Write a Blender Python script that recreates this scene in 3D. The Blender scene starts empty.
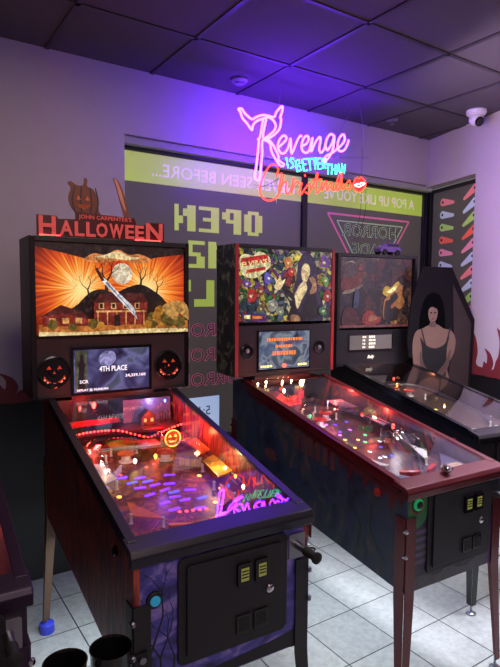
import bpy, math, random
from mathutils import Matrix, Vector
random.seed(7)
SC = bpy.context.scene
COL = SC.collection
PI = math.pi

# ------------------------------------------------------------------ colour and materials
def lin(v):
    v = v / 255.0
    return v / 12.92 if v <= 0.04045 else ((v + 0.055) / 1.055) ** 2.4
def rgb(r, g, b): return (lin(r), lin(g), lin(b), 1.0)
MATS = {}
def mat(name, col, rough=0.5, metal=0.0, em=None, es=0.0, var=0.12, scale=25.0, bump=0.0, spec=0.5, coat=0.0, stretch=None):
    if name in MATS: return MATS[name]
    m = bpy.data.materials.new(name); m.use_nodes = True
    nt = m.node_tree; b = nt.nodes['Principled BSDF']
    tc = nt.nodes.new('ShaderNodeTexCoord'); mp = nt.nodes.new('ShaderNodeMapping')
    if stretch: mp.inputs['Scale'].default_value = stretch
    nz = nt.nodes.new('ShaderNodeTexNoise'); nz.inputs['Scale'].default_value = scale; nz.inputs['Detail'].default_value = 4
    nt.links.new(tc.outputs['Object'], mp.inputs[0]); nt.links.new(mp.outputs[0], nz.inputs['Vector'])
    mx = nt.nodes.new('ShaderNodeMix'); mx.data_type = 'RGBA'
    mx.inputs['A'].default_value = tuple(c * (1 - var) for c in col[:3]) + (1,)
    mx.inputs['B'].default_value = tuple(min(1, c * (1 + var)) for c in col[:3]) + (1,)
    nt.links.new(nz.outputs['Fac'], mx.inputs['Factor'])
    nt.links.new(mx.outputs['Result'], b.inputs['Base Color'])
    b.inputs['Roughness'].default_value = rough; b.inputs['Metallic'].default_value = metal
    b.inputs['Specular IOR Level'].default_value = spec; b.inputs['Coat Weight'].default_value = coat
    b.inputs['Coat Roughness'].default_value = 0.08
    if em is not None:
        b.inputs['Emission Color'].default_value = em; b.inputs['Emission Strength'].default_value = es
    if bump:
        bp = nt.nodes.new('ShaderNodeBump'); bp.inputs['Strength'].default_value = bump; bp.inputs['Distance'].default_value = 0.01
        nt.links.new(nz.outputs['Fac'], bp.inputs['Height']); nt.links.new(bp.outputs['Normal'], b.inputs['Normal'])
    MATS[name] = m
    return m
def glow(name, col, es):                       # lamps, tubes and backlit prints
    return mat(name, tuple(c * 0.5 for c in col[:3]) + (1,), 0.5, em=col, es=es, var=0.05)

def nodes(m): return m.node_tree.nodes, m.node_tree.links
def new_mat(name):
    m = bpy.data.materials.new(name); m.use_nodes = True; MATS[name] = m
    return m, m.node_tree.nodes, m.node_tree.links, m.node_tree.nodes['Principled BSDF']
def ramp(n, stops):
    r = n.new('ShaderNodeValToRGB'); e = r.color_ramp.elements
    e[0].position, e[0].color = stops[0]; e[1].position, e[1].color = stops[-1]
    for p, c in stops[1:-1]:
        x = e.new(p); x.color = c
    return r
def glass_mat(name, tint, refl=1.0, ior=1.5):   # thin clear sheet: fresnel reflection over a see-through body
    m, n, l, b = new_mat(name); n.remove(b)
    t = n.new('ShaderNodeBsdfTransparent'); t.inputs[0].default_value = tint
    g = n.new('ShaderNodeBsdfGlossy'); g.inputs['Roughness'].default_value = 0.01; g.inputs[0].default_value = (refl, refl, refl, 1)
    ge = n.new('ShaderNodeNewGeometry'); dt = n.new('ShaderNodeVectorMath'); dt.operation = 'DOT_PRODUCT'
    l.new(ge.outputs['Normal'], dt.inputs[0]); l.new(ge.outputs['Incoming'], dt.inputs[1])
    def Mt(op, a, b_=None, c_=None):
        k = n.new('ShaderNodeMath'); k.operation = op
        for i, q in enumerate((a, b_, c_)):
            if q is None: continue
            if isinstance(q, (int, float)): k.inputs[i].default_value = q
            else: l.new(q, k.inputs[i])
        return k.outputs[0]
    f0 = ((ior - 1) / (ior + 1)) ** 2
    fr = Mt('MULTIPLY_ADD', Mt('POWER', Mt('SUBTRACT', 1.0, Mt('ABSOLUTE', dt.outputs['Value'])), 5.0), 1 - f0, f0)
    nz = n.new('ShaderNodeTexNoise'); nz.inputs['Scale'].default_value = 4
    mu = n.new('ShaderNodeMath'); mu.operation = 'MULTIPLY_ADD'; mu.inputs[1].default_value = 0.01; l.new(nz.outputs[0], mu.inputs[0]); l.new(fr, mu.inputs[2])
    x = n.new('ShaderNodeMixShader'); l.new(mu.outputs[0], x.inputs[0]); l.new(t.outputs[0], x.inputs[1]); l.new(g.outputs[0], x.inputs[2])
    l.new(x.outputs[0], n['Material Output'].inputs[0])
    return m
def vinyl_mat(name, col, see=0.0, back=1.0):             # printed window film, lit from the street behind it
    m, n, l, b = new_mat(name)
    nz = n.new('ShaderNodeTexNoise'); nz.inputs['Scale'].default_value = 3
    mx = n.new('ShaderNodeMix'); mx.data_type = 'RGBA'; l.new(nz.outputs[0], mx.inputs['Factor'])
    mx.inputs['A'].default_value = tuple(c * .9 for c in col[:3]) + (1,); mx.inputs['B'].default_value = col
    l.new(mx.outputs['Result'], b.inputs['Base Color']); b.inputs['Roughness'].default_value = .35
    tl = n.new('ShaderNodeBsdfTranslucent')
    sc = n.new('ShaderNodeMix'); sc.data_type = 'RGBA'; sc.blend_type = 'MULTIPLY'; sc.inputs['Factor'].default_value = 1
    l.new(mx.outputs['Result'], sc.inputs['A']); sc.inputs['B'].default_value = (back, back, back, 1)
    l.new(sc.outputs['Result'], tl.inputs[0])
    x = n.new('ShaderNodeMixShader'); x.inputs[0].default_value = .6
    l.new(b.outputs[0], x.inputs[1]); l.new(tl.outputs[0], x.inputs[2])
    t = n.new('ShaderNodeBsdfTransparent'); y = n.new('ShaderNodeMixShader'); y.inputs[0].default_value = see
    l.new(x.outputs[0], y.inputs[1]); l.new(t.outputs[0], y.inputs[2]); l.new(y.outputs[0], n['Material Output'].inputs[0])
    return m

# ------------------------------------------------------------------ mesh builder
class MB:
    def __init__(s): s.v = []; s.f = []; s.m = []; s.mats = []
    def mi(s, m):
        if m not in s.mats: s.mats.append(m)
        return s.mats.index(m)
    def add(s, vs, fs, m):
        o = len(s.v); s.v += [tuple(v) for v in vs]; k = s.mi(m)
        for f in fs: s.f.append(tuple(i + o for i in f)); s.m.append(k)
        return s
    def box(s, x0, x1, y0, y1, z0, z1, m):
        vs = [(x, y, z) for z in (z0, z1) for y in (y0, y1) for x in (x0, x1)]
        return s.add(vs, [(0, 2, 3, 1), (4, 5, 7, 6), (0, 1, 5, 4), (2, 6, 7, 3), (0, 4, 6, 2), (1, 3, 7, 5)], m)
    def prism(s, poly, a0, a1, m, axis='y'):     # poly in the two other axes
        n = len(poly)
        def P(p, a): return {'y': (p[0], a, p[1]), 'x': (a, p[0], p[1]), 'z': (p[0], p[1], a)}[axis]
        vs = [P(p, a0) for p in poly] + [P(p, a1) for p in poly]
        ar = sum(poly[i][0] * poly[(i + 1) % n][1] - poly[(i + 1) % n][0] * poly[i][1] for i in range(n))
        fl = (ar > 0) ^ (axis == 'y') ^ (a1 < a0)
        A = tuple(range(n)); B = tuple(range(2 * n - 1, n - 1, -1))
        fs = [A, B] + [((i + 1) % n, i, i + n, (i + 1) % n + n) for i in range(n)]
        if fl: fs = [f[::-1] for f in fs]
        return s.add(vs, fs, m)
    def cyl(s, p0, p1, r0, r1, m, n=16):
        return s.sweep([p0, p1], [r0, r1], m, n)
    def sweep(s, pts, r, m, n=8, closed=False):
        pts = [Vector(p) for p in pts]; N = len(pts)
        if not isinstance(r, (list, tuple)): r = [r] * N
        vs = []; up = None
        for i, p in enumerate(pts):
            if closed: t = pts[(i + 1) % N] - pts[i - 1]
            else: t = pts[min(i + 1, N - 1)] - pts[max(i - 1, 0)]
            t = t.normalized() if t.length > 1e-9 else Vector((0, 0, 1))
            if up is None: up = Vector((0, 0, 1)) if abs(t.z) < .9 else Vector((1, 0, 0))
            a = t.cross(up)
            if a.length < 1e-6: a = t.orthogonal()
            a.normalize(); b = a.cross(t).normalized(); up = b
            for k in range(n):
                q = 2 * PI * k / n
                vs.append(p + a * (math.cos(q) * r[i]) + b * (math.sin(q) * r[i]))
        fs = []
        R = N if closed else N - 1
        for i in range(R):
            j = (i + 1) % N
            for k in range(n): fs.append((i * n + k, i * n + (k + 1) % n, j * n + (k + 1) % n, j * n + k))
        if not closed: fs += [tuple(range(n))[::-1], tuple(range((N - 1) * n, N * n))]
        return s.add(vs, fs, m)
    def lathe(s, prof, c, m, axis='z', n=24):     # prof: (radius, along)
        vs = []
        for r, h in prof:
            for k in range(n):
                q = 2 * PI * k / n; a, b = r * math.cos(q), r * math.sin(q)
                vs.append({'z': (c[0] + a, c[1] + b, c[2] + h), 'y': (c[0] + a, c[1] + h, c[2] - b), 'x': (c[0] + h, c[1] + a, c[2] + b)}[axis])
        N = len(prof); fs = []
        for i in range(N - 1):
            for k in range(n): fs.append((i * n + k, i * n + (k + 1) % n, (i + 1) * n + (k + 1) % n, (i + 1) * n + k))
        fs += [tuple(range(n))[::-1], tuple(range((N - 1) * n, N * n))]
        return s.add(vs, fs, m)
    def text(s, t, x, z, size, y, m, mirror=False, depth=0.0012, plane='xz', align='CENTER', bold=0.0, shear=0.0, width=None, slope=0.0):
        key = (t, align, bold, shear)
        if key not in TXT:
            cu = bpy.data.curves.new('t', 'FONT'); cu.body = t; cu.align_x = align; cu.size = 1; cu.offset = bold; cu.shear = shear; cu.resolution_u = 2; cu.extrude = .5
            ob = bpy.data.objects.new('t', cu); COL.objects.link(ob)
            dg = bpy.context.evaluated_depsgraph_get(); me = bpy.data.meshes.new_from_object(ob.evaluated_get(dg))
            TXT[key] = ([tuple(v.co) for v in me.vertices], [tuple(p.vertices) for p in me.polygons])
            bpy.data.objects.remove(ob); bpy.data.curves.remove(cu); bpy.data.meshes.remove(me)
        vs, fs = TXT[key]
        sx = size
        if width:
            xs = [v[0] for v in vs]; sx = width / max(1e-6, max(xs) - min(xs))
        g = -1 if mirror else 1
        out = []
        for a, b, c in vs:
            X, Z = a * sx * g, b * size
            Z += slope * X
            if plane == 'xz': out.append((x + X, y - (c + .5) * depth, z + Z))
            else: out.append((x + X, z + Z, y + (c + .5) * depth))
        if g < 0: fs = [f[::-1] for f in fs]
        return s.add(out, fs, m)
    def build(s, name, parent=None, bev=0.0, smooth=False, frame=None, sub=0, tf=None, seg=2):
        me = bpy.data.meshes.new(name)
        vs = [tuple(tf @ Vector(v)) for v in s.v] if tf is not None else s.v
        me.from_pydata(vs, [], s.f); me.update()
        for m in s.mats: me.materials.append(m)
        for p, k in zip(me.polygons, s.m): p.material_index = k; p.use_smooth = smooth
        o = bpy.data.objects.new(name, me); COL.objects.link(o)
        if parent is not None: o.parent = parent
        if frame is not None: place(o, frame)
        if bev:
            b = o.modifiers.new('Bevel', 'BEVEL'); b.width = bev; b.segments = seg; b.limit_method = 'ANGLE'; b.angle_limit = .6
        if sub:
            q = o.modifiers.new('Sub', 'SUBSURF'); q.levels = sub; q.render_levels = sub
        if smooth and not sub:
            try: me.set_sharp_from_angle(angle=.7)
            except Exception: pass
        return o
TXT = {}
def place(o, frame, x=0, y=0, z=0, rz=0):
    ox, oy, a = frame; c, s = math.cos(a), math.sin(a)
    o.location = (ox + x * c - y * s, oy + x * s + y * c, z); o.rotation_euler = (0, 0, a + rz)
def tag(o, label, cat=None, group=None, kind=None):
    o['label'] = label
    if cat: o['category'] = cat
    if group: o['group'] = group
    if kind: o['kind'] = kind
    return o
def thing(name, frame, label, cat, x=0, y=0, z=0, rz=0, group=None):
    o = bpy.data.objects.new(name, None); COL.objects.link(o); place(o, frame, x, y, z, rz)
    o.empty_display_size = .05
    return tag(o, label, cat, group)
def struct(o): o['kind'] = 'structure'; return o
def spline(pts, k=6, closed=False):              # Catmull-Rom through the points
    P = [Vector(p) for p in pts]; N = len(P); out = []
    if N < 3: return P
    R = N if closed else N - 1
    for i in range(R):
        if closed: a, b, c, d = P[i - 1], P[i], P[(i + 1) % N], P[(i + 2) % N]
        else: a, b, c, d = P[max(i - 1, 0)], P[i], P[i + 1], P[min(i + 2, N - 1)]
        for j in range(k):
            t = j / k
            out.append(.5 * ((2 * b) + (c - a) * t + (2 * a - 5 * b + 4 * c - d) * t * t + (3 * b - a - 3 * c + d) * t ** 3))
    if not closed: out.append(P[-1])
    return out
def sp2(pts, k=5, closed=True): return [(v.x, v.y) for v in spline([(a, b, 0) for a, b in pts], k, closed)]
def disc(cx, cz, r, n=20, rx=None): return [(cx + (rx or r) * math.cos(2 * PI * i / n), cz + r * math.sin(2 * PI * i / n)) for i in range(n)]
def rrect(x0, x1, z0, z1, r, n=5):
    out = []
    for cx, cz, a in ((x1 - r, z1 - r, 0), (x0 + r, z1 - r, 90), (x0 + r, z0 + r, 180), (x1 - r, z0 + r, 270)):
        for i in range(n + 1):
            q = math.radians(a + 90 * i / n); out.append((cx + r * math.cos(q), cz + r * math.sin(q)))
    return out

# ------------------------------------------------------------------ frames of the place (origin x, origin y, heading)
PSI = .588; WD = 3.20
WL = (-WD * math.sin(PSI), WD * math.cos(PSI), PSI)          # window wall: x along it, y out through it
RA = .3038
RW = (WL[0] + 3.9655 * math.cos(PSI), WL[1] + 3.9655 * math.sin(PSI), RA - PI / 2)   # right wall: x from the corner towards us
ZC = 2.9556
FA = (-.3207, 1.4916, .5421); FB = (.5994, 2.0412, .5382); FC = (1.1584, 2.7523, .4465)
def rel(frame, x, y):                                        # a frame that sits at (x, y) of another one
    c, s = math.cos(frame[2]), math.sin(frame[2]); return (frame[0] + x * c - y * s, frame[1] + x * s + y * c, frame[2])
FD = rel(FA, -.85, -.03)

# ------------------------------------------------------------------ setting materials
WALLM = mat('painted plaster', rgb(176, 166, 172), .75, var=.05, scale=6, bump=.05)
REDM = mat('dark red flame paint', rgb(112, 34, 40), .6, var=.08)
BLKW = mat('black wainscot paint', rgb(16, 14, 16), .5, var=.2)
FRAMEM = mat('black window frame', rgb(14, 13, 15), .4, var=.1)
TRIMM = mat('pale window head trim', rgb(150, 150, 140), .5, var=.08)
CEILM = mat('dark ceiling tile', rgb(76, 70, 74), .9, var=.12, scale=160, bump=.3)
GRIDM = mat('ceiling grid metal', rgb(48, 43, 48), .5, var=.05)

def floor_mat():
    m, n, l, b = new_mat('grey stone look floor tiles')
    tc = n.new('ShaderNodeTexCoord'); mp = n.new('ShaderNodeMapping'); l.new(tc.outputs['Object'], mp.inputs[0])
    c, s = math.cos(PSI), math.sin(PSI); dx, dy = .54 - WL[0], 2.7693 - WL[1]
    mp.inputs['Location'].default_value = (-(dx * c + dy * s) + .3092 * 40, -(-dx * s + dy * c) + .3092 * 40, 0)
    br = n.new('ShaderNodeTexBrick'); br.offset = 0; br.squash = 1
    l.new(mp.outputs[0], br.inputs['Vector'])
    br.inputs['Scale'].default_value = 1; br.inputs['Brick Width'].default_value = .3092; br.inputs['Row Height'].default_value = .3092
    br.inputs['Mortar Size'].default_value = .0032; br.inputs['Mortar Smooth'].default_value = .1; br.inputs['Bias'].default_value = 0
    br.inputs['Color1'].default_value = rgb(172, 172, 172); br.inputs['Color2'].default_value = rgb(160, 160, 162); br.inputs['Mortar'].default_value = rgb(34, 32, 36)
    nz = n.new('ShaderNodeTexNoise'); nz.inputs['Scale'].default_value = 26; nz.inputs['Detail'].default_value = 8; nz.inputs['Roughness'].default_value = .7
    l.new(tc.outputs['Object'], nz.inputs['Vector'])
    r = ramp(n, [(.3, (.62, .62, .62, 1)), (.7, (1, 1, 1, 1))]); l.new(nz.outputs['Fac'], r.inputs[0])
    mx = n.new('ShaderNodeMix'); mx.data_type = 'RGBA'; mx.blend_type = 'MULTIPLY'; mx.inputs['Factor'].default_value = 1
    l.new(br.outputs['Color'], mx.inputs['A']); l.new(r.outputs[0], mx.inputs['B']); l.new(mx.outputs['Result'], b.inputs['Base Color'])
    b.inputs['Roughness'].default_value = .38
    bp = n.new('ShaderNodeBump'); bp.inputs['Strength'].default_value = .35; bp.inputs['Distance'].default_value = .004
    ad = n.new('ShaderNodeMath'); ad.operation = 'SUBTRACT'; l.new(nz.outputs['Fac'], ad.inputs[0]); l.new(br.outputs['Fac'], ad.inputs[1])
    l.new(ad.outputs[0], bp.inputs['Height']); l.new(bp.outputs[0], b.inputs['Normal'])
    return m

# ------------------------------------------------------------------ room shell
struct(MB().box(-2.4, 6.2, -6.2, .3, -.1, 0, floor_mat()).build('floor', frame=WL))
struct(MB().box(-2.4, 6.2, -6.2, .3, ZC, ZC + .1, CEILM).build('ceiling', frame=WL))
g = MB()
for k in range(-5, 9):
    x = .795 + .61 * k; g.box(x - .012, x + .012, -6.0, 0, ZC - .006, ZC, GRIDM)
for k in range(0, 10):
    y = -.57 - .62 * k; g.box(-2.2, 5.4, y - .012, y + .012, ZC - .006, ZC, GRIDM)
struct(g.build('trim_1', frame=WL))['label'] = 'thin metal grid between the dark ceiling tiles'

def flames(mb, x0, x1, zb, y, s=1):              # tall licking flames painted above the wainscot
    x = x0; i = 0
    hs = [.34, .20, .36, .16, .30]
    while x < x1:
        w = .17 if i % 2 == 0 else .12; h = hs[i % 5]
        pts = [(x, zb), (x - s * .0, zb + .10), (x + .03, zb + h * .45), (x + .035, zb + h * .75), (x + .005, zb + h), (x + .07, zb + h * .82), (x + .10, zb + h * .5), (x + .085, zb + h * .25), (x + .11, zb + .06), (x + w, zb + .05), (x + w + .03, zb)]
        mb.prism(sp2(pts, 4), y - .002 - .0004 * (i % 3), y, REDM)
        x += w; i += 1
w = MB()
w.box(-2.2, 1.23, 0, .25, 1.04, ZC, WALLM); w.box(-2.2, 1.23, 0, .25, 0, 1.04, BLKW)
w.box(1.23, 4.3, 0, .25, 2.575, ZC, WALLM); w.box(1.23, 4.3, 0, .25, 0, .60, BLKW)
flames(w, -2.1, 1.05, 1.04, 0)
struct(w.build('wall_back', frame=WL))
w = MB()
w.box(-.4, 6.4, 0, .25, 2.56, ZC, WALLM); w.box(.605, 6.4, 0, .25, 1.04, 2.56, WALLM)
w.box(.605, 6.4, 0, .25, 0, 1.04, BLKW); w.box(-.4, .605, 0, .25, 0, .60, BLKW)
flames(w, .605, 5.9, 1.04, 0)
struct(w.build('wall_right', frame=RW))
struct(MB().box(-2.4, -2.2, -6.0, .25, 0, ZC, WALLM).build('wall_left', frame=WL))
struct(MB().box(-2.4, 6.2, -6.2, -6.0, 0, ZC, WALLM).build('wall_front', frame=WL))

# ------------------------------------------------------------------ windows with printed film
FILM = vinyl_mat('grey perforated window film', rgb(118, 110, 108), see=.06, back=.9)
LIME = mat('lime green window print', rgb(190, 222, 84), .4, em=rgb(190, 222, 84), es=.30, var=.04, scale=4)  # LIME to TEALV: emission stands in for street light shining through the prints
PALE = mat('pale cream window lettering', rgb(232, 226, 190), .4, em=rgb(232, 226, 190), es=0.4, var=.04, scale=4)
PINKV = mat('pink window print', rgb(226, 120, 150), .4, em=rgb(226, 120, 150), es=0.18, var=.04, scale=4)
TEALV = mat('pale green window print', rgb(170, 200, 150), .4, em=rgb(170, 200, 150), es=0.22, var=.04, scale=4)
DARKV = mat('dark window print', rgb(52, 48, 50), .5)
PAPER = mat('pale blue paper', rgb(190, 214, 250), .4, em=rgb(190, 214, 250), es=0.45, var=.04, scale=4)  # paper is no lamp; its emission imitates light from outside
PANE = glass_mat('window glass', (.96, .97, .97, 1))
YP = .10
def window(name, frame, x0, x1, z0, z1, label):
    fr = MB(); t = .035
    fr.box(x0, x0 + t, YP - .02, YP + .05, z0, z1, FRAMEM).box(x1 - t, x1, YP - .02, YP + .05, z0, z1, FRAMEM)
    fr.box(x0, x1, YP - .02, YP + .05, z0, z0 + .05, FRAMEM).box(x0, x1, YP - .02, YP + .05, z1 - .025, z1, FRAMEM)
    root = fr.build(name, frame=frame, bev=.003); struct(root); root['label'] = label
    p = MB().box(x0 + t, x1 - t, YP + .02, YP + .026, z0 + .05, z1 - .025, PANE).build('window_pane', root)
    f = MB().box(x0 + t, x1 - t, YP + .008, YP + .009, z0 + .05, z1 - .025, FILM).build('window_film', root)
    return root
W1 = window('window_1', WL, 1.18, 2.69, .60, 2.54, 'wide window with lime banner and blocky mirrored opening text')
W2 = window('window_2', WL, 2.665, 4.06, .60, 2.54, 'window with lime banner and mirrored triangle logo')
MB().box(1.23, 2.665, .03, .09, 2.53, 2.575, TRIMM).build('window_head_trim', W1, bev=.003)
MB().box(2.665, 4.06, .03, .09, 2.53, 2.575, TRIMM).build('window_head_trim', W2, bev=.003)
# lime banners
MB().box(1.215, 2.655, YP + .005, YP + .007, 2.326, 2.508, LIME).build('banner', W1)
MB().box(2.70, 4.025, YP + .005, YP + .007, 2.326, 2.508, LIME).build('banner', W2)
YT = YP + .005
MB().text('NEVER SEEN BEFORE...', 2.02, 2.375, .115, YT, PALE, mirror=True, width=1.14).build('banner_lettering', W1)
MB().text("A POP UP LIKE YOU'VE", 3.40, 2.375, .115, YT, PALE, mirror=True, width=1.04).build('banner_lettering', W2)
FONT5 = {'O': ['01110', '11011', '11011', '11011', '11011', '11011', '01110'], 'P': ['11110', '11011', '11011', '11110', '11000', '11000', '11000'],
 'E': ['11111', '11000', '11000', '11110', '11000', '11000', '11111'], 'N': ['11001', '11101', '11101', '11011', '11011', '11001', '11001'],
 '1': ['01100', '11100', '01100', '01100', '01100', '01100', '01100'], '2': ['11110', '00011', '00011', '01110', '11000', '11000', '11111'],
 'L': ['11000', '11000', '11000', '11000', '11000', '11111', '11111'], 'Y': ['11011', '11011', '11011', '01110', '00110', '00110', '00110'],
 'D': ['11110', '11011', '11011', '11011', '11011', '11011', '11110'], 'A': ['01110', '11011', '11011', '11111', '11011', '11011', '11011'], 'I': ['01100', '01100', '01100', '01100', '01100', '01100', '01100']}
def blocks(ch, xr, zt, w, h, y, m):               # one blocky letter; its left edge is at xr because it reads from the street
    b = MB(); cw, rh = w / 5, h / 7
    for r, row in enumerate(FONT5[ch]):
        c = 0
        while c < 5:
            if row[c] == '1':
                e = c
                while e < 5 and row[e] == '1': e += 1
                b.box(xr - e * cw, xr - c * cw, y - .002, y, zt - (r + 1) * rh, zt - r * rh, m); c = e
            else: c += 1
    return b.build('letter_print', W1)
for ch, xr in zip('OPEN', (2.30, 2.12, 1.94, 1.76)): blocks(ch, xr, 2.215, .155, .17, YT, LIME)
for ch, xr in zip('12', (1.95, 1.83)): blocks(ch, xr, 1.985, .155, .18, YT, LIME)
for ch, xr in zip('DAILY', (2.46, 2.28, 2.04, 1.905, 1.725)): blocks(ch, xr, 1.725, .155, .18, YT, LIME)
def outline_text(parent, t, x, z, size, m, width, y=YT, sh=0.0, name='lettering', fill=None):
    b = MB(); b.text(t, x, z, size, y, m, mirror=True, width=width, bold=.022, shear=sh)
    b.text(t, x, z, size, y - .0014, fill or DARKV, mirror=True, width=width * .985, bold=-.012, shear=sh)
    return b.build(name, parent)
for z in (1.345, 1.175, 1.005): outline_text(W1, 'HORRORCADE', 1.745, z, .125, PINKV, .92)
b = MB(); b.box(1.66, 1.945, YP - .001, YP + .004, .665, .925, PAPER)
b.text('5:15', 1.80, .80, .09, YP - .002, DARKV, mirror=True); b.text('5:1', 1.80, .69, .09, YP - .002, DARKV, mirror=True)
b.build('paper_notice', W1)['label'] = 'pale blue paper notice low on the glass'
# triangle logo
b = MB()
def tri_line(pts, r, m):
    P = pts + [pts[0]]
    for p, q in zip(P, P[1:]):
        d = Vector((q[0] - p[0], q[1] - p[1])).normalized(); nx, nz = -d.y * r, d.x * r
        b.prism([(p[0] + nx, p[1] + nz), (q[0] + nx, q[1] + nz), (q[0] - nx, q[1] - nz), (p[0] - nx, p[1] - nz)], YT - .002, YT, m)
tri_line([(2.92, 2.265), (3.86, 2.265), (3.40, 1.62)], .008, PINKV)
tri_line([(3.02, 2.215), (3.78, 2.215), (3.40, 1.68)], .005, TEALV)
b.build('triangle_print', W2)
outline_text(W2, 'HORROR', 3.40, 2.105, .135, TEALV, .64)
outline_text(W2, 'CADE', 3.40, 1.955, .135, TEALV, .42)
# corner post
o = MB().box(4.045, 4.20, .07, .22, .58, 2.57, FRAMEM).build('trim_2', frame=WL, bev=.004); struct(o); o['label'] = 'black corner post between the two window walls'
# right wall window with flipper prints
W3 = window('window_3', RW, -.10, .605, .60, 2.545, 'narrow window covered with coloured flipper prints')
cols = [rgb(220, 120, 126), rgb(176, 188, 204), rgb(160, 194, 104), rgb(220, 96, 78), rgb(218, 130, 156), rgb(176, 182, 210)]
FLM = [mat('flipper print colour %s' % n, c, .4, em=c, es=.22, var=.04) for n, c in zip(('coral', 'pale blue', 'lime', 'orange red', 'pink', 'lilac'), cols)]  # slight emission put into the print colours as backlight
HOLE = mat('dark print dot', rgb(30, 28, 34), .5)
def flipper_poly(cx, cz, L, ang, r0, r1, n=8):
    out = []
    for i in range(n + 1):
        q = PI / 2 + PI * i / n; out.append((math.cos(q) * r0, math.sin(q) * r0))
    for i in range(n + 1):
        q = -PI / 2 + PI * i / n; out.append((L + math.cos(q) * r1, math.sin(q) * r1))
    c, s = math.cos(ang), math.sin(ang)
    return [(cx + a * c - b_ * s, cz + a * s + b_ * c) for a, b_ in out]
for r in range(16):
    z = 2.47 - .107 * r
    if z < .68: break
    for side in (0, 1):
        m = FLM[(r + (0 if side == 0 else 0)) % 6]; b = MB()
        if side == 0: cx, cz, an = .075, z - .045, -.12
        else: cx, cz, an = .475, z + .012, PI + .50
        b.prism(flipper_poly(cx, cz, .14, an, .033, .013), YP + .003, YP + .006, m)
        b.prism(disc(cx, cz, .012, 10), YP + .0015, YP + .003, HOLE)
        b.build('flipper_print', W3)

# ------------------------------------------------------------------ pinball machine materials
BLACK = mat('satin black cabinet', rgb(22, 20, 23), .45, var=.2)
GLOSSB = mat('gloss black plastic', rgb(14, 13, 16), .18, var=.1)
DOORM = mat('textured black coin door steel', rgb(34, 32, 36), .5, metal=.3, var=.2, scale=200, bump=.2)
CHROME = mat('chrome', rgb(200, 200, 205), .15, metal=1, var=.05)
STEEL = mat('dull brushed steel', rgb(150, 150, 156), .35, metal=1, var=.1)
REDMET = mat('dark red powder coat', rgb(88, 14, 22), .35, metal=.3, var=.12, coat=.3)
REDTRIM = mat('red edge trim', rgb(150, 34, 40), .4, var=.1)
RUBBER = mat('black rubber', rgb(12, 12, 12), .7)
WHITEP = mat('white plastic post', rgb(225, 222, 215), .4)
BLUEF = mat('blue plastic leg sleeve', rgb(50, 60, 190), .4)
SLOTG = glow('yellow lit coin slot', rgb(150, 150, 70), .35)
CLEARP = glass_mat('clear plastic ramp', (.86, .88, .92, 1), .9)
PLAYG = glass_mat('playfield glass sheet', (.97, .98, .98, 1), 1.0)

def streak_mat(name, stops, scale=(10, 10, 1.2), ns=3.0, rough=.4, dist=1.5):
    m, n, l, b = new_mat(name)
    tc = n.new('ShaderNodeTexCoord'); mp = n.new('ShaderNodeMapping'); mp.inputs['Scale'].default_value = scale
    nz = n.new('ShaderNodeTexNoise'); nz.inputs['Scale'].default_value = ns; nz.inputs['Detail'].default_value = 6; nz.inputs['Distortion'].default_value = dist
    l.new(tc.outputs['Object'], mp.inputs[0]); l.new(mp.outputs[0], nz.inputs['Vector'])
    r = ramp(n, stops); l.new(nz.outputs['Fac'], r.inputs[0]); l.new(r.outputs[0], b.inputs['Base Color'])
    b.inputs['Roughness'].default_value = rough
    return m
A_SIDE = streak_mat('autumn forest cabinet side art', [(.3, rgb(40, 14, 34)), (.45, rgb(100, 26, 40)), (.53, rgb(176, 74, 44)), (.60, rgb(84, 26, 50)), (.8, rgb(50, 30, 96))])
A_FRONT = streak_mat('blue night cabinet front art', [(.3, rgb(30, 26, 60)), (.5, rgb(72, 68, 156)), (.62, rgb(134, 116, 190)), (.8, rgb(50, 44, 110))], scale=(2, 2, 3), ns=4)
A_PF = streak_mat('dark orange and purple playfield art', [(.3, rgb(30, 12, 36)), (.42, rgb(110, 34, 22)), (.5, rgb(40, 20, 60)), (.6, rgb(160, 84, 28)), (.68, rgb(24, 16, 30)), (.8, rgb(120, 30, 34))], scale=(6, 6, 6), ns=2.5)
B_SIDE = streak_mat('midnight graveyard cabinet side art', [(.3, rgb(20, 24, 48)), (.48, rgb(40, 52, 84)), (.58, rgb(44, 58, 66)), (.68, rgb(84, 66, 84)), (.85, rgb(24, 24, 52))], scale=(5, 5, 3), ns=1.6)
B_FRONT = streak_mat('dark purple and green cabinet front art', [(.3, rgb(16, 12, 26)), (.48, rgb(44, 28, 60)), (.6, rgb(30, 52, 40)), (.75, rgb(24, 16, 34))], scale=(5, 5, 2), ns=4)
B_HEAD = streak_mat('black and green ghost backbox side art', [(.3, rgb(8, 10, 10)), (.52, rgb(22, 34, 26)), (.62, rgb(110, 116, 104)), (.66, rgb(20, 26, 22)), (.85, rgb(10, 8, 12))], scale=(6, 6, 5), ns=2)
B_PF = streak_mat('midnight purple and red playfield art', [(.3, rgb(26, 18, 40)), (.44, rgb(74, 30, 60)), (.52, rgb(40, 60, 60)), (.6, rgb(120, 50, 40)), (.7, rgb(30, 22, 44)), (.85, rgb(80, 70, 90))], scale=(7, 7, 7), ns=2.2)
C_SIDE = streak_mat('near black cabinet side art', [(.3, rgb(10, 9, 12)), (.6, rgb(28, 24, 32)), (.8, rgb(16, 12, 18))])
C_PF = streak_mat('brown and black playfield art', [(.3, rgb(20, 14, 18)), (.48, rgb(70, 50, 34)), (.6, rgb(26, 20, 24)), (.75, rgb(90, 40, 36))], scale=(6, 6, 6), ns=2.2)
D_SIDE = streak_mat('dark plum cabinet side art', [(.3, rgb(12, 6, 18)), (.6, rgb(32, 14, 40)), (.8, rgb(14, 8, 20))])

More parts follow.
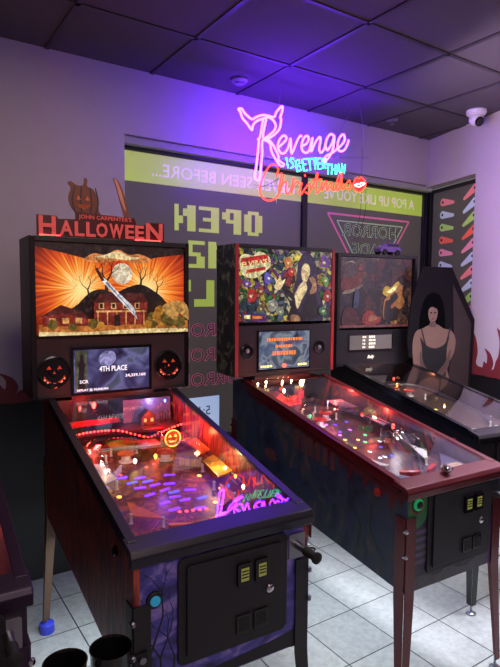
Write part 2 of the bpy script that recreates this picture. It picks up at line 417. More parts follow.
def make_pin(S):
    W, zb, zt, ti, yb, L = S['W'], S['zb'], S['zt'], math.tan(S['inc']), S['yb'], S['L']
    root = thing('pinball_machine', S['frame'], S['label'], 'pinball machine', group=S.get('group'))
    zg = lambda y: zt + .008 + y * ti
    zbot = lambda y: zb + .10 * y
    tr, side, front, body = S['trim'], S['side'], S['front'], S['body']
    # cabinet: two sides, front, back and bottom
    c = MB(); T = .018
    prof = [(0, zb), (.0, zg(0) - .012), (yb + .01, zg(yb) - .012), (L, zg(yb) - .012), (L, zbot(L))]
    c.prism(prof, 0, T, side, 'x'); c.prism(prof, W - T, W, side, 'x')
    c.box(T, W - T, 0, T, zb, zg(0) - .012, front)
    c.box(T, W - T, L - T, L, zbot(L), zg(yb) - .012, body)
    c.prism([(T, zbot(T) + .01), (T, zbot(T) + .03), (L - T, zbot(L) + .03), (L - T, zbot(L) + .01)], T, W - T, body, 'x')
    c.box(T, W - T, yb + .03, L - T, zg(yb) - .03, zg(yb) - .013, body)
    c.build('cabinet', root)
    # rails and lockbar
    for s in (0, 1):
        x0, x1 = (-.007, .024) if s == 0 else (W - .024, W + .007)
        r = MB(); r.prism([(.03, zg(.03) - .011), (.03, zg(.03) + .006), (yb + .0, zg(yb) + .006), (yb, zg(yb) - .011)], x0, x1, tr, 'x')
        xo = (-.007, -.001) if s == 0 else (W + .001, W + .007)
        r.prism([(.03, zg(.03) - .036), (.03, zg(.03)), (yb, zg(yb)), (yb, zg(yb) - .036)], xo[0], xo[1], tr, 'x')
        r.build('side_rail', root, bev=.002)
    lb = MB(); lb.prism([(-.016, zt - .040), (-.020, zt - .010), (-.010, zt + .008), (.058, zt + .024), (.060, zt + .004), (.0, zt - .004), (-.004, zt - .040)], -.014, W + .014, tr, 'x')
    lb.build('lockbar', root, bev=.004, seg=3)
    MB().prism([(.058, zg(.058) - .001), (.058, zg(.058) + .003), (yb - .002, zg(yb) + .003), (yb - .002, zg(yb) - .001)], .024, W - .024, PLAYG, 'x').build('playfield_glass', root)
    # legs
    lm = S['leg']
    for (x, y) in ((0, 0), (W, 0), (0, L), (W, L)):
        sx = 1 if x == 0 else -1; sy = 1 if y == 0 else -1
        b = MB(); zt2 = zb + .30 if y == 0 else zbot(L) + .28; t = .004; ox = x - sx * .003; oy = y - sy * .003
        fx = x - sx * .02; fy = y - sy * .02
        def leg_plate(w0, w1, flip):
            out = []
            for z, w, px, py in ((zt2, w0, ox, oy), (zb - .02 if y == 0 else zbot(L) - .02, w0, ox, oy), (.05, w1, fx, fy)):
                out.append((z, w, px, py))
            vs = []; 
            for z, w, px, py in out:
                if flip == 0: vs += [(px, py, z), (px + sx * w, py, z), (px + sx * w, py - sy * t, z), (px, py - sy * t, z)]
                else: vs += [(px, py, z), (px, py + sy * w, z), (px - sx * t, py + sy * w, z), (px - sx * t, py, z)]
            fs = [(0, 1, 2, 3), (8, 9, 10, 11)]
            for k in (0, 4):
                for i in range(4): fs.append((k + i, k + (i + 1) % 4, k + 4 + (i + 1) % 4, k + 4 + i))
            b.add(vs, fs, lm)
        leg_plate(.052, .030, 0); leg_plate(.052, .030, 1)
        leg = b.build('leg', root, bev=.0012)
        for zz in (zt2 - .045, zt2 - .145):
            MB().lathe([(.011, 0), (.011, .004), (.006, .009)], (0, 0, 0), CHROME if S.get('bolts') else STEEL, 'z', 12).build('leg_bolt', leg, tf=Matrix.Translation((ox - sx * .003, oy - sy * .003, zz)) @ Vector((0, 0, 1)).rotation_difference(Vector((-sx, -sy, 0))).to_matrix().to_4x4(), smooth=True)
        MB().lathe([(.024, 0), (.024, .008), (.012, .016), (.006, .018), (.006, .06)], (fx + sx * .012, fy + sy * .012, 0), STEEL, 'z', 14).build('leveler_foot', leg, smooth=True)
    if S.get('simple'): pass
    # coin door
    dx0, dx1, dz0, dz1 = S.get('door', (.16, .49, zb + .09, zt - .065))
    d = MB(); d.prism(rrect(dx0 - .026, dx1 + .026, dz0 - .022, dz1 + .024, .022), -.008, 0.0, DOORM)
    cd = d.build('coin_door', root, bev=.003)
    MB().prism(rrect(dx0, dx1, dz0, dz1, .012), -.015, -.008, DOORM).build('door_panel', cd, bev=.002)
    for sx_ in S.get('slots', (.356, .415)):
        e = MB(); zc = dz1 - .068
        e.prism(rrect(sx_ - .025, sx_ + .025, zc - .038, zc + .034, .006), -.024, -.015, GLOSSB)
        e.box(sx_ - .014, sx_ + .014, -.0255, -.024, zc - .022, zc + .020, SLOTG)
        for k in range(3): e.box(sx_ - .012, sx_ + .012, -.0262, -.0254, zc - .012 + .010 * k, zc - .0075 + .010 * k, GLOSSB)
        e.build('coin_slot', cd, bev=.001)
        MB().box(sx_ - .026, sx_ + .026, -.020, -.015, dz0 + .022, dz0 + .082, GLOSSB).box(sx_ - .019, sx_ + .019, -.0206, -.0200, dz0 + .030, dz0 + .072, RUBBER).build('coin_return', cd, bev=.001)
    MB().lathe([(.014, 0), (.014, -.005), (.009, -.009)], (dx1 - .048, -.015, dz0 + .14), CHROME, 'y', 16).build('door_lock', cd, smooth=True)
    # buttons
    bz = S.get('btnz', zt - .15)
    st = MB().lathe([(.024, 0), (.024, -.008), (.019, -.011)], (.060, 0, bz), S['ring'], 'y', 24).build('start_button', root, smooth=True)
    MB().lathe([(.015, -.009), (.015, -.0145), (.012, -.016)], (.060, 0, bz), S['btn'], 'y', 20).build('button_cap', st, smooth=True)
    for x, s in ((0, -1), (W, 1)):
        MB().lathe([(.017, 0), (.017, s * .006), (.010, s * .008), (.010, s * .012)], (x, .055 + .10, zg(.1) - .085), S.get('flipbtn', REDTRIM), 'x', 18).build('flipper_button', root, smooth=True)
    # plunger
    px, pz = W - .045, zt - .105
    pl = MB().prism(rrect(px - .032, px + .032, pz - .045, pz + .040, .006), -.006, 0, S.get('plate', BLACK)).build('shooter_plate', root, bev=.001)
    k = MB(); k.cyl((px, -.006, pz), (px, -.05, pz), .014, .012, STEEL, 14); k.lathe([(.008, -.05), (.016, -.056), (.016, -.066), (.013, -.10), (.019, -.108), (.019, -.114), (.008, -.12)], (px, 0, pz), RUBBER, 'y', 18)
    k.build('plunger', pl, smooth=True)
    # backbox
    WH, z0, z1, hd = S['WH'], S['zh0'], S['zh1'], S['hd']; x0 = (W - WH) / 2; x1 = x0 + WH
    MB().box(W / 2 - .2, W / 2 + .2, yb + .03, yb + hd - .02, zg(yb) - .012, z0, BLACK).build('backbox_neck', root)
    bb = MB(); e = .022
    bb.box(x0, x0 + .018, yb, yb + hd, z0, z1, S['head']); bb.box(x1 - .018, x1, yb, yb + hd, z0, z1, S['head'])
    bb.box(x0 + .018, x1 - .018, yb, yb + hd, z1 - .018, z1, BLACK); bb.box(x0 + .018, x1 - .018, yb, yb + hd, z0, z0 + .018, BLACK); bb.box(x0 + .018, x1 - .018, yb + hd - .015, yb + hd, z0 + .018, z1 - .018, BLACK)
    fr = S['hframe']
    bb.box(x0 + .0005, x0 + e, yb - .004, yb + .012, z0, z1, fr); bb.box(x1 - e, x1 - .0005, yb - .004, yb + .012, z0, z1, fr)
    bb.box(x0 + e, x1 - e, yb - .004, yb + .012, z1 - e, z1, BLACK); bb.box(x0 + e, x1 - e, yb - .004, yb + .012, z0, z0 + .014, BLACK)
    bb.build('backbox', root, bev=.0015)
    # speaker panel under the backglass
    sp0, sp1 = z0 + .014, S['gz0'] - .008
    spn = MB().box(x0 + e, x1 - e, yb - .001, yb + .02, sp0, sp1, S['panel']).build('speaker_panel', root, bev=.002)
    for cx, cz, r in S['speakers']:
        q = MB(); q.lathe([(r, 0), (r, -.006), (r * .9, -.008), (r * .86, -.003), (r * .3, .0), (r * .25, -.004)], (cx, yb - .001, cz), GLOSSB, 'y', 28)
        so = q.build('speaker', spn, smooth=True)
    return root, spn, zg

# playfield pieces ---------------------------------------------------------------
class PF:
    def __init__(s, root, S, z0, t, art):
        s.z0, s.t, s.W = z0, t, S['W']; W = S['W']; yb = S['yb']; s.root = root
        m = MB(); y1 = yb + .06
        m.prism([(.02, s.z(.02) - .012), (.02, s.z(.02)), (y1, s.z(y1)), (y1, s.z(y1) - .012)], .018, W - .018, art, 'x')
        s.o = m.build('playfield', root)
        ti = math.tan(S['inc'])
    def z(s, y): return s.z0 + s.t * y
    def insert(s, x, y, r, m, shape='disc', ang=0):
        z = s.z(y); b = MB()
        if shape == 'disc': poly = disc(x, y, r, 14)
        elif shape == 'bar':
            c, q = math.cos(ang), math.sin(ang)
            poly = [(x + a * c - d * q, y + a * q + d * c) for a, d in rrect(-r * 1.9, r * 1.9, -r * .62, r * .62, r * .5, 3)]
        else:
            c, q = math.cos(ang), math.sin(ang)
            poly = [(x + a * c - d * q, y + a * q + d * c) for a, d in ((-r * .6, -r), (r * .6, -r), (r * .6, r * .5), (0, r * 1.5), (-r * .6, r * .5))]
        b.prism(poly, 0, .0015, m, 'z')
        tf = Matrix.Translation((0, 0, z - .0002)) @ Matrix.Shear('XY', 4, (0, 0)) if False else None
        b.v = [(vx, vy, s.z(vy) + vz + .0003) for vx, vy, vz in b.v]
        return b.build('insert_light', s.o)
    def post(s, x, y, h, m, r=.006):
        z = s.z(y); return MB().lathe([(r * 1.4, 0), (r, .004), (r * .8, h * .5), (r, h - .003), (r * .6, h)], (x, y, z), m, 'z', 10).build('rubber_post', s.o, smooth=True)
    def plastic(s, poly, h, m, th=.003, name='plastic_shield'):
        b = MB(); b.prism(poly, 0, th, m, 'z'); b.v = [(x, y, s.z(y) + h + z) for x, y, z in b.v]
        return b.build(name, s.o)
    def flipper(s, x, y, ang, m, L=.072):
        b = MB(); b.prism(flipper_poly(x, y, L, ang, .013, .007), 0, .022, m, 'z'); z = s.z(y) + .008
        b.v = [(vx, vy, z + vz) for vx, vy, vz in b.v]; return b.build('flipper', s.o, bev=.002)
    def bumper(s, x, y, cap, skirt=None):
        z = s.z(y); b = MB(); b.lathe([(.030, 0), (.032, .004), (.020, .010), (.018, .034)], (x, y, z), skirt or WHITEP, 'z', 20)
        b.lathe([(.036, .034), (.037, .040), (.030, .046), (.004, .049)], (x, y, z), cap, 'z', 20); return b.build('pop_bumper', s.o, smooth=True)
    def target(s, x, y, ang, m, n=1):
        c, q = math.cos(ang), math.sin(ang)
        for i in range(n):
            cx, cy = x + c * .026 * i, y + q * .026 * i; b = MB().box(-.011, .011, -.002, .002, .004, .034, m)
            b.v = [(cx + a * c - d * q, cy + a * q + d * c, s.z(cy) + e) for a, d, e in b.v]; b.build('target', s.o)
    def rail(s, pts, m, r=.0022, gap=.028, closed=False):
        P = spline(pts, 6); b = MB()
        for sg in (-1, 1):
            Q = []
            for i, p in enumerate(P):
                t = (P[min(i + 1, len(P) - 1)] - P[max(i - 1, 0)]).normalized(); nx = Vector((-t.y, t.x, 0)); Q.append(p + nx * sg * gap / 2)
            b.sweep(Q, r, m, 6)
        for i in range(0, len(P), 5):
            t = (P[min(i + 1, len(P) - 1)] - P[max(i - 1, 0)]).normalized(); nx = Vector((-t.y, t.x, 0))
            b.sweep([P[i] + nx * gap / 2, P[i] + nx * gap / 4 - Vector((0, 0, .012)), P[i] - nx * gap / 4 - Vector((0, 0, .012)), P[i] - nx * gap / 2], r * .8, m, 5)
        return b.build('wire_ramp', s.o, smooth=True)
    def ramp(s, pts, m, w=.045, h=.02):
        P = spline(pts, 6); vs = []; fs = []
        for i, p in enumerate(P):
            t = (P[min(i + 1, len(P) - 1)] - P[max(i - 1, 0)]); t.z = 0; t.normalize(); n = Vector((-t.y, t.x, 0)) * w / 2; u = Vector((0, 0, h)); d = Vector((0, 0, .002)); k = n.normalized() * .002
            vs += [p + n + u, p + n, p - n, p - n + u, p - n + u - k, p - n - k - d, p + n + k - d, p + n + u + k]
            if i:
                a, b_ = (i - 1) * 8, i * 8
                for j in range(8): fs.append((a + j, a + (j + 1) % 8, b_ + (j + 1) % 8, b_ + j))
        fs += [tuple(range(8))[::-1], tuple(range(len(vs) - 8, len(vs)))]
        return MB().add(vs, fs, m).build('ramp', s.o, smooth=False)
    def bulb(s, x, y, h, m, r=.008):
        z = s.z(y) + h; return MB().lathe([(r * .5, 0), (r * .7, r * .6), (r, r * 1.5), (r * .8, r * 2.3), (r * .2, r * 2.8)], (x, y, z), m, 'z', 12).build('lamp_bulb', s.o, smooth=True)
def lamp(frame, x, y, z, col, w, r=.012, name='gi_lamp'):
    l = bpy.data.lights.new(name, 'POINT'); l.color = col; l.energy = w; l.shadow_soft_size = r
    o = bpy.data.objects.new(name, l); COL.objects.link(o); place(o, frame, x, y, z); return o

# ================================================================== machine A: left, night forest art and horror sign topper
BLUEBTN = glow('cyan lit button', rgb(40, 140, 180), .5); GREENBTN = glow('green lit button', rgb(30, 150, 90), .5)
PANELB = mat('dark brown speaker panel', rgb(40, 30, 34), .5, var=.1)
REDLED = glow('red led', (1, .04, .03, 1), 14); WARM = glow('warm white lamp', (1, .72, .42, 1), 14); ORANGE = glow('orange lamp', (1, .3, .05, 1), 5)
VIOLET = glow('violet insert', (.16, .03, 1, 1), 2.2); BLUEI = glow('blue insert', (.06, .08, 1, 1), 2.0); GREENI = glow('green insert', (.1, 1, .3, 1), 2.2); YELI = glow('yellow insert', (1, .75, .15, 1), 2.4); WHITEI = glow('white insert', (.9, .9, 1, 1), 2.4); REDI = glow('red insert', (1, .08, .05, 1), 3.0); MAGI = glow('magenta insert', (1, .2, .8, 1), 2.4)
SA = dict(frame=FA, W=.6054, zb=.465, zt=.9216, inc=.2054, yb=1.107, L=1.245, side=A_SIDE, front=A_FRONT, body=BLACK, trim=mat('dark indigo rail plastic', rgb(20, 17, 32), .38, var=.1), leg=BLACK, WH=.752, zh0=1.168, zh1=1.888, hd=.26,
    head=BLACK, hframe=GLOSSB, panel=PANELB, gz0=1.448, speakers=[(.020, 1.285, .074), (.566, 1.285, .074)], door=(.158, .495, .565, .848), slots=(.350, .414), ring=BLACK, btn=BLUEBTN, btnz=.772, plate=STEEL, flipbtn=GLOSSB,
    label='black pinball machine with glowing orange backglass and horror movie sign topper, left of the row')
RA_, SPA, zgA = make_pin(SA)

def art_plane(x0, x1, z0, z1, y):
    def P(poly): return [(x0 + u * (x1 - x0), z0 + v * (z1 - z0)) for u, v in poly]
    return P
# backglass A: backlit sunburst print
def burst_mat(name, cs, rng, stops, es, x0, x1, z0, z1):
    m, n, l, b = new_mat(name)
    tc = n.new('ShaderNodeTexCoord'); sep = n.new('ShaderNodeSeparateXYZ'); l.new(tc.outputs['Object'], sep.inputs[0])
    outs = []
    def M(op, a, b_=None, c=None):
        k = n.new('ShaderNodeMath'); k.operation = op
        for i, q in enumerate((a, b_, c)):
            if q is None: continue
            if isinstance(q, (int, float)): k.inputs[i].default_value = q
            else: l.new(q, k.inputs[i])
        return k.outputs[0]
    tot = None
    for cx, cz in cs:
        dx = M('SUBTRACT', sep.outputs[0], cx); dz = M('SUBTRACT', sep.outputs[2], cz)
        an = M('ARCTAN2', dz, dx); r = M('SQRT', M('ADD', M('MULTIPLY', dx, dx), M('MULTIPLY', dz, dz)))
        cmb = n.new('ShaderNodeCombineXYZ'); l.new(M('MULTIPLY', an, 7), cmb.inputs[0]); l.new(M('MULTIPLY', r, 2), cmb.inputs[1])
        nz = n.new('ShaderNodeTexNoise'); nz.inputs['Scale'].default_value = 2.2; nz.inputs['Detail'].default_value = 3; l.new(cmb.outputs[0], nz.inputs['Vector'])
        fall = M('SUBTRACT', 1.0, M('DIVIDE', r, rng)); fall = M('MAXIMUM', fall, 0.0)
        v = M('ADD', M('MULTIPLY', M('POWER', fall, 1.6), .9), M('MULTIPLY', M('MULTIPLY', M('SUBTRACT', nz.outputs['Fac'], .42), 1.3), M('ADD', fall, .15)))
        tot = v if tot is None else M('MAXIMUM', tot, v)
    r_ = ramp(n, stops); l.new(tot, r_.inputs[0])
    l.new(r_.outputs[0], b.inputs['Emission Color']); b.inputs['Emission Strength'].default_value = es
    b.inputs['Base Color'].default_value = (.02, .01, .01, 1); b.inputs['Roughness'].default_value = .25
    return m
AX0, AX1, AZ0, AZ1 = -.048, .653, 1.452, 1.862
def ap(poly): return [(AX0 + min(1, max(0, u)) * (AX1 - AX0), AZ0 + min(1, max(0, v)) * (AZ1 - AZ0)) for u, v in poly]
BURST = burst_mat('backlit orange sunburst print', [(AX0 + .28 * .7, AZ0 + .50 * .41), (AX0 + .73 * .7, AZ0 + .50 * .41)], .36,
    [(0, rgb(34, 8, 6)), (.18, rgb(120, 26, 10)), (.40, rgb(214, 74, 18)), (.65, rgb(250, 150, 48)), (.95, rgb(255, 232, 150))], 1.0, AX0, AX1, AZ0, AZ1)
def em(name, r, g, b_, s=1.0):                 # a printed colour on a backlit sheet, brushy like paint
    k = 'backlit print ' + name
    if k in MATS: return MATS[k]
    m, n, l, b = new_mat(k); c = rgb(r, g, b_)
    tc = n.new('ShaderNodeTexCoord'); nz = n.new('ShaderNodeTexNoise'); nz.inputs['Scale'].default_value = 38; nz.inputs['Detail'].default_value = 5; nz.inputs['Distortion'].default_value = 1.2
    l.new(tc.outputs['Object'], nz.inputs['Vector'])
    rr = ramp(n, [(.33, tuple(q * .38 for q in c[:3]) + (1,)), (.52, c), (.68, tuple(min(1, q * 1.5 + .02) for q in c[:3]) + (1,))]); l.new(nz.outputs['Fac'], rr.inputs[0])
    l.new(rr.outputs[0], b.inputs['Emission Color']); b.inputs['Emission Strength'].default_value = s
    b.inputs['Base Color'].default_value = (.015, .012, .012, 1); b.inputs['Roughness'].default_value = .3
    return m
yb = 1.107
bg = MB(); Y = yb + .004
bg.box(AX0, AX1, Y, Y + .006, AZ0, AZ1, BURST)
K = [0]
def art(mb, poly, m, base=None, P=ap):
    K[0] += 1; y = (base if base is not None else Y) - .0003 * K[0]
    mb.prism(P(poly), y, y + .0002, m)
NIGHT = em('night sky', 26, 8, 8, .8); CLOUD = em('cream cloud', 236, 206, 150); CLOUD2 = em('tan cloud', 200, 120, 60)
art(bg, [(0, 1), (1, 1), (1, .93), (.8, .88), (.7, .84), (.5, .90), (.3, .84), (.2, .88), (0, .95)], NIGHT)
art(bg, sp2([(.30, .82), (.36, .90), (.44, .89), (.52, .95), (.60, .90), (.68, .91), (.76, .84), (.66, .80), (.55, .83), (.42, .80)]), CLOUD2)
art(bg, sp2([(.36, .86), (.42, .88), (.52, .93), (.60, .88), (.68, .87), (.60, .84), (.48, .85)]), CLOUD)
# big bare tree and hill mass in the middle, pale full moon behind it
DK = em('dark umber', 24, 10, 10, .8); DK2 = em('dark brown', 52, 22, 14, .9)
art(bg, disc(.55, .68, .120, 30, .070), em('pale moon', 226, 206, 176, .95)); art(bg, disc(.585, .73, .03, 12, .018), em('moon grey', 190, 166, 136, .9)); art(bg, disc(.53, .74, .022, 12, .013), em('moon grey', 190, 166, 136, .9))
art(bg, sp2([(.20, .18), (.26, .34), (.34, .47), (.42, .50), (.50, .46), (.58, .52), (.68, .56), (.78, .48), (.86, .36), (.90, .18)], 4), DK)
def twig(x, z, a, ln, w, k):
    x1, z1 = x + math.sin(a) * ln * .6, z + math.cos(a) * ln
    nx = w / 2; art(bg, [(x - nx, z), (x + nx, z), (x1 + nx * .6, z1), (x1 - nx * .6, z1)], DK)
    if k:
        for s_ in (-1, 1): twig(x1, z1, a + s_ * random.uniform(.3, .7), ln * random.uniform(.62, .8), w * .6, k - 1)
twig(.445, .44, -.05, .15, .028, 5); twig(.665, .50, .12, .11, .020, 4); twig(.32, .40, -.2, .10, .016, 4); twig(.77, .44, .2, .09, .014, 4)
# ground, houses, hedges
art(bg, sp2([(0, 0), (0, .12), (.2, .10), (.5, .13), (.8, .11), (1, .14), (1, 0)], 3), em('ochre ground', 190, 110, 40, .9))
art(bg, sp2([(0, 0), (0, .045), (.3, .03), (.6, .05), (1, .04), (1, 0)], 3), em('pale path', 232, 200, 140, .95))
HB = em('brick red house', 128, 34, 22, .9); HR = em('dark red roof', 78, 20, 14, .9); HW = em('cream trim', 226, 160, 90, .9); HD = em('dark window', 34, 14, 12, .8)
art(bg, [(.34, .10), (.34, .36), (.40, .43), (.66, .44), (.70, .36), (.70, .10)], HB)
art(bg, [(.33, .35), (.38, .45), (.66, .46), (.71, .35)], HR)
for i in range(4): art(bg, [(.37 + .08 * i, .28), (.37 + .08 * i, .35), (.405 + .08 * i, .35), (.405 + .08 * i, .28)], HW); art(bg, [(.378 + .08 * i, .29), (.378 + .08 * i, .34), (.397 + .08 * i, .34), (.397 + .08 * i, .29)], HD)
art(bg, [(.35, .245), (.35, .265), (.69, .265), (.69, .245)], HW)
for i in range(6): art(bg, [(.36 + .062 * i, .10), (.36 + .062 * i, .245), (.367 + .062 * i, .245), (.367 + .062 * i, .10)], HW)
art(bg, [(.47, .09), (.47, .22), (.51, .22), (.51, .09)], HD)
art(bg, [(.02, .10), (.02, .22), (.14, .30), (.24, .26), (.30, .18), (.30, .10)], HB); art(bg, [(.00, .20), (.13, .33), (.27, .25), (.31, .17), (.14, .24)], HR)
for i in range(3): art(bg, [(.06 + .08 * i, .13), (.06 + .08 * i, .19), (.10 + .08 * i, .19), (.10 + .08 * i, .13)], HW)
BU = em('olive hedge', 104, 84, 26, .85); BU2 = em('amber hedge', 176, 116, 34, .9)
for cx, cz, r, m in ((.33, .12, .05, BU), (.38, .10, .04, BU2), (.74, .15, .08, BU), (.80, .20, .10, BU2), (.86, .18, .10, BU), (.70, .10, .04, BU2), (.08, .12, .05, BU), (.20, .09, .04, BU), (.93, .12, .07, BU)):
    art(bg, [(cx + (r * .6) * (1 + .12 * ((i * 7) % 3)) * math.cos(2 * PI * i / 14), cz + r * (1 + .12 * ((i * 5) % 3)) * math.sin(2 * PI * i / 14)) for i in range(14)], m)
art(bg, sp2([(.80, .28), (.86, .36), (.96, .36), (1.0, .26), (1.0, .14), (.93, .22), (.90, .14)]), em('tan branch', 190, 140, 70, .9))
# long silver blade
art(bg, [(.385, .60), (.405, .56), (.60, .21), (.625, .16), (.60, .30), (.50, .46), (.42, .60), (.40, .63)], em('silver blade', 214, 214, 220, 1.0))
art(bg, [(.41, .575), (.60, .23), (.61, .22), (.49, .45), (.425, .585)], em('blade shade', 120, 120, 134, .9))
art(bg, [(.345, .72), (.36, .74), (.405, .60), (.388, .585)], em('knife handle', 70, 28, 20, .9))
bg.build('backglass', RA_)
MB().box(AX0 - .01, AX1 + .01, yb - .004, yb - .0005 - .002, AZ0 - .012, AZ0 - .002, GLOSSB).build('backglass_lift_trim', RA_)
# speaker glow, carved faces in red light
def segs(parent, cx, cz, y, arcs, m, name='speaker_light'):
    b = MB()
    for a0, a1, r0, r1 in arcs:
        P = []
        for i in range(7): q = math.radians(a0 + (a1 - a0) * i / 6); P.append((cx + r1 * math.cos(q), cz + r1 * math.sin(q)))
        for i in range(7): q = math.radians(a1 + (a0 - a1) * i / 6); P.append((cx + r0 * math.cos(q), cz + r0 * math.sin(q)))
        b.prism(P, y, y + .002, m); b.build(name, parent); b = MB()
SPKRED = glow('dim red speaker light', (1, .10, .04, 1), .12); SPKHOT = glow('orange speaker light', (1, .3, .16, 1), 1.0)
for cx in (.020, .566):
    segs(SPA, cx, 1.285, yb - .012, [(200, 250, .044, .050), (262, 278, .046, .050), (290, 340, .044, .050)], SPKRED)
    segs(SPA, cx, 1.285, yb - .0125, [(212, 222, .050, .055), (232, 240, .050, .055), (300, 312, .050, .055), (322, 332, .050, .055)], SPKHOT)
    b = MB(); b.prism([(cx - .034, 1.300), (cx - .012, 1.300), (cx - .022, 1.316)], yb - .012, yb - .010, SPKRED); b.prism([(cx + .034, 1.300), (cx + .012, 1.300), (cx + .022, 1.316)], yb - .012, yb - .010, SPKRED); b.prism([(cx - .006, 1.280), (cx + .006, 1.280), (cx, 1.292)], yb - .012, yb - .010, SPKRED)
    b.build('speaker_light', SPA)
# score display
def noise_screen(name, stops, es, scale=8, sc=(1, 1, 1)):
    m, n, l, b = new_mat(name); tc = n.new('ShaderNodeTexCoord'); mp = n.new('ShaderNodeMapping'); mp.inputs['Scale'].default_value = sc
    nz = n.new('ShaderNodeTexNoise'); nz.inputs['Scale'].default_value = scale; nz.inputs['Detail'].default_value = 2; nz.inputs['Distortion'].default_value = .6
    l.new(tc.outputs['Object'], mp.inputs[0]); l.new(mp.outputs[0], nz.inputs['Vector']); r = ramp(n, stops); l.new(nz.outputs['Fac'], r.inputs[0])
    l.new(r.outputs[0], b.inputs['Emission Color']); b.inputs['Emission Strength'].default_value = es; b.inputs['Base Color'].default_value = (.01, .01, .015, 1); b.inputs['Roughness'].default_value = .2
    return m
SCRA = noise_screen('blue grey video screen', [(.32, rgb(24, 22, 44)), (.45, rgb(60, 58, 104)), (.58, rgb(112, 110, 160)), (.66, rgb(80, 86, 110)), (.8, rgb(40, 40, 84))], .85, 9)
TXW = glow('white screen text', rgb(240, 238, 250), 1.1)
d = MB(); d.box(.092, .478, yb - .006, yb - .001, 1.172, 1.392, GLOSSB); d.box(.106, .464, yb - .0068, yb - .006, 1.184, 1.380, SCRA)
do = d.build('score_display', SPA)
GLO = em('screen lilac', 150, 146, 200, .8); GLD = em('screen dark figure', 16, 18, 30, .6); GLM = em('screen moss', 84, 92, 70, .7)
b = MB(); b.box(.112, .165, yb - .0072, yb - .0068, 1.19, 1.376, GLM); b.prism(sp2([(.125, 1.20), (.128, 1.30), (.120, 1.31), (.131, 1.325), (.134, 1.352), (.142, 1.362), (.150, 1.352), (.150, 1.325), (.160, 1.31), (.150, 1.28), (.155, 1.20)], 3), yb - .0076, yb - .0072, GLD)
b.prism(sp2([(.22, 1.34), (.25, 1.37), (.29, 1.365), (.30, 1.33), (.27, 1.30), (.23, 1.31)], 4), yb - .0072, yb - .0068, GLO)
b.build('screen_picture', do)
b = MB(); YS = yb - .0077
for t_, x_, z_, s_, w_ in (('4TH PLACE', .288, 1.276, .034, .132), ('SCR', .150, 1.226, .021, .040), ('34,339,160', .395, 1.243, .019, .100), ('REPLAY @ 50,000,000', .190, 1.190, .014, .145)):
    MB().text(t_, x_, z_, s_, YS, TXW, width=w_, bold=.015).build('screen_text', do)

# topper: red lit horror sign
TOPB = mat('dark red acrylic sign', rgb(70, 12, 16), .35, var=.1); TOPL = mat('dim red sign letters', rgb(200, 84, 84), .5, em=rgb(220, 60, 60), es=.22); TOPE = mat('grey red letter edge', rgb(70, 30, 32), .5)
TOPHOT = glow('red led under sign', (1, .05, .05, 1), 5)
t0 = MB(); yt = yb + .06
prof = [(-.03, 1.893), (-.03, 1.985), (.055, 1.985), (.065, 1.972), (.14, 1.976), (.14, 2.008), (.42, 2.000), (.43, 1.970), (.50, 1.972), (.50, 1.984), (.572, 1.984), (.572, 1.893)]
t0.prism(prof, yt, yt + .006, TOPB); t0.box(.0, .10, yt - .02, yt + .05, 1.888, 1.894, GLOSSB).box(.44, .54, yt - .02, yt + .05, 1.888, 1.894, GLOSSB)
top = t0.build('sign_topper', RA_)
b = MB(); xs = [(-.027, .083), (.064, .066), (.126, .052), (.175, .052), (.224, .060), (.284, .060), (.344, .066), (.408, .042), (.449, .042), (.489, .080)]
for ch, (x, wd) in zip('HALLOWEEN', [xs[0], xs[1], (.128, .050), (.180, .050), (.228, .062), (.290, .078), (.366, .050), (.416, .050), (.470, .098)]):
    big = ch in 'H' or x > .45
    l = MB(); l.text(ch, x + wd / 2, 1.902, .112 if big else .090, yt - .002, TOPL, width=wd * .88, bold=.03, depth=.006)
    l.build('sign_letter', top)
l = MB(); l.text("JOHN CARPENTER'S", .280, 1.981, .026, yt - .001, TOPL, width=.25, bold=.01, depth=.002); l.build('sign_small_lettering', top)
for x0_, x1_ in ((-.02, .07), (.42, .55)): MB().box(x0_, x1_, yt - .012, yt - .004, 1.894, 1.899, TOPHOT).build('sign_light_bar', top)
PUM = mat('brown and orange pumpkin print', rgb(96, 44, 34), .5, var=.3, scale=60); PUM2 = mat('dark pumpkin rib print', rgb(36, 20, 24), .5); PUMG = mat('orange carved face', rgb(190, 90, 50), .5)
b = MB(); b.prism(sp2([(.175, 1.995), (.128, 2.02), (.110, 2.07), (.122, 2.115), (.108, 2.135), (.120, 2.145), (.150, 2.13), (.178, 2.135), (.182, 2.165), (.196, 2.16), (.196, 2.13), (.226, 2.115), (.245, 2.07), (.248, 2.02), (.262, 1.99)], 4), yt + .001, yt + .006, PUM)
for q in (.135, .165, .205, .230): b.prism(sp2([(q, 2.12), (q + (.178 - q) * -.25, 2.06), (q, 2.01), (q + .006, 2.01), (q + (.178 - q) * -.25 + .006, 2.06), (q + .006, 2.12)], 3), yt + .0002, yt + .001, PUM2)
for x_ in (.155, .196): b.prism([(x_ - .010, 2.065), (x_ + .010, 2.065), (x_, 2.085)], yt - .0004, yt + .0002, PUMG)
b.prism([(.145, 2.045), (.160, 2.030), (.178, 2.038), (.195, 2.030), (.210, 2.045), (.178, 2.022)], yt - .0004, yt + .0002, PUMG)
b.build('pumpkin_cutout', top)
b = MB(); b.prism(sp2([(.318, 2.18), (.345, 2.165), (.372, 2.10), (.395, 1.99), (.375, 1.99), (.350, 2.07), (.330, 2.14)], 4), yt + .001, yt + .006, mat('brown blade print', rgb(110, 56, 44), .5, var=.3, scale=50)); b.prism(sp2([(.322, 2.175), (.340, 2.16), (.362, 2.10), (.378, 2.03), (.352, 2.08), (.334, 2.14)], 4), yt + .0002, yt + .001, mat('pale blade edge print', rgb(176, 120, 100), .5)); b.build('blade_cutout', top)

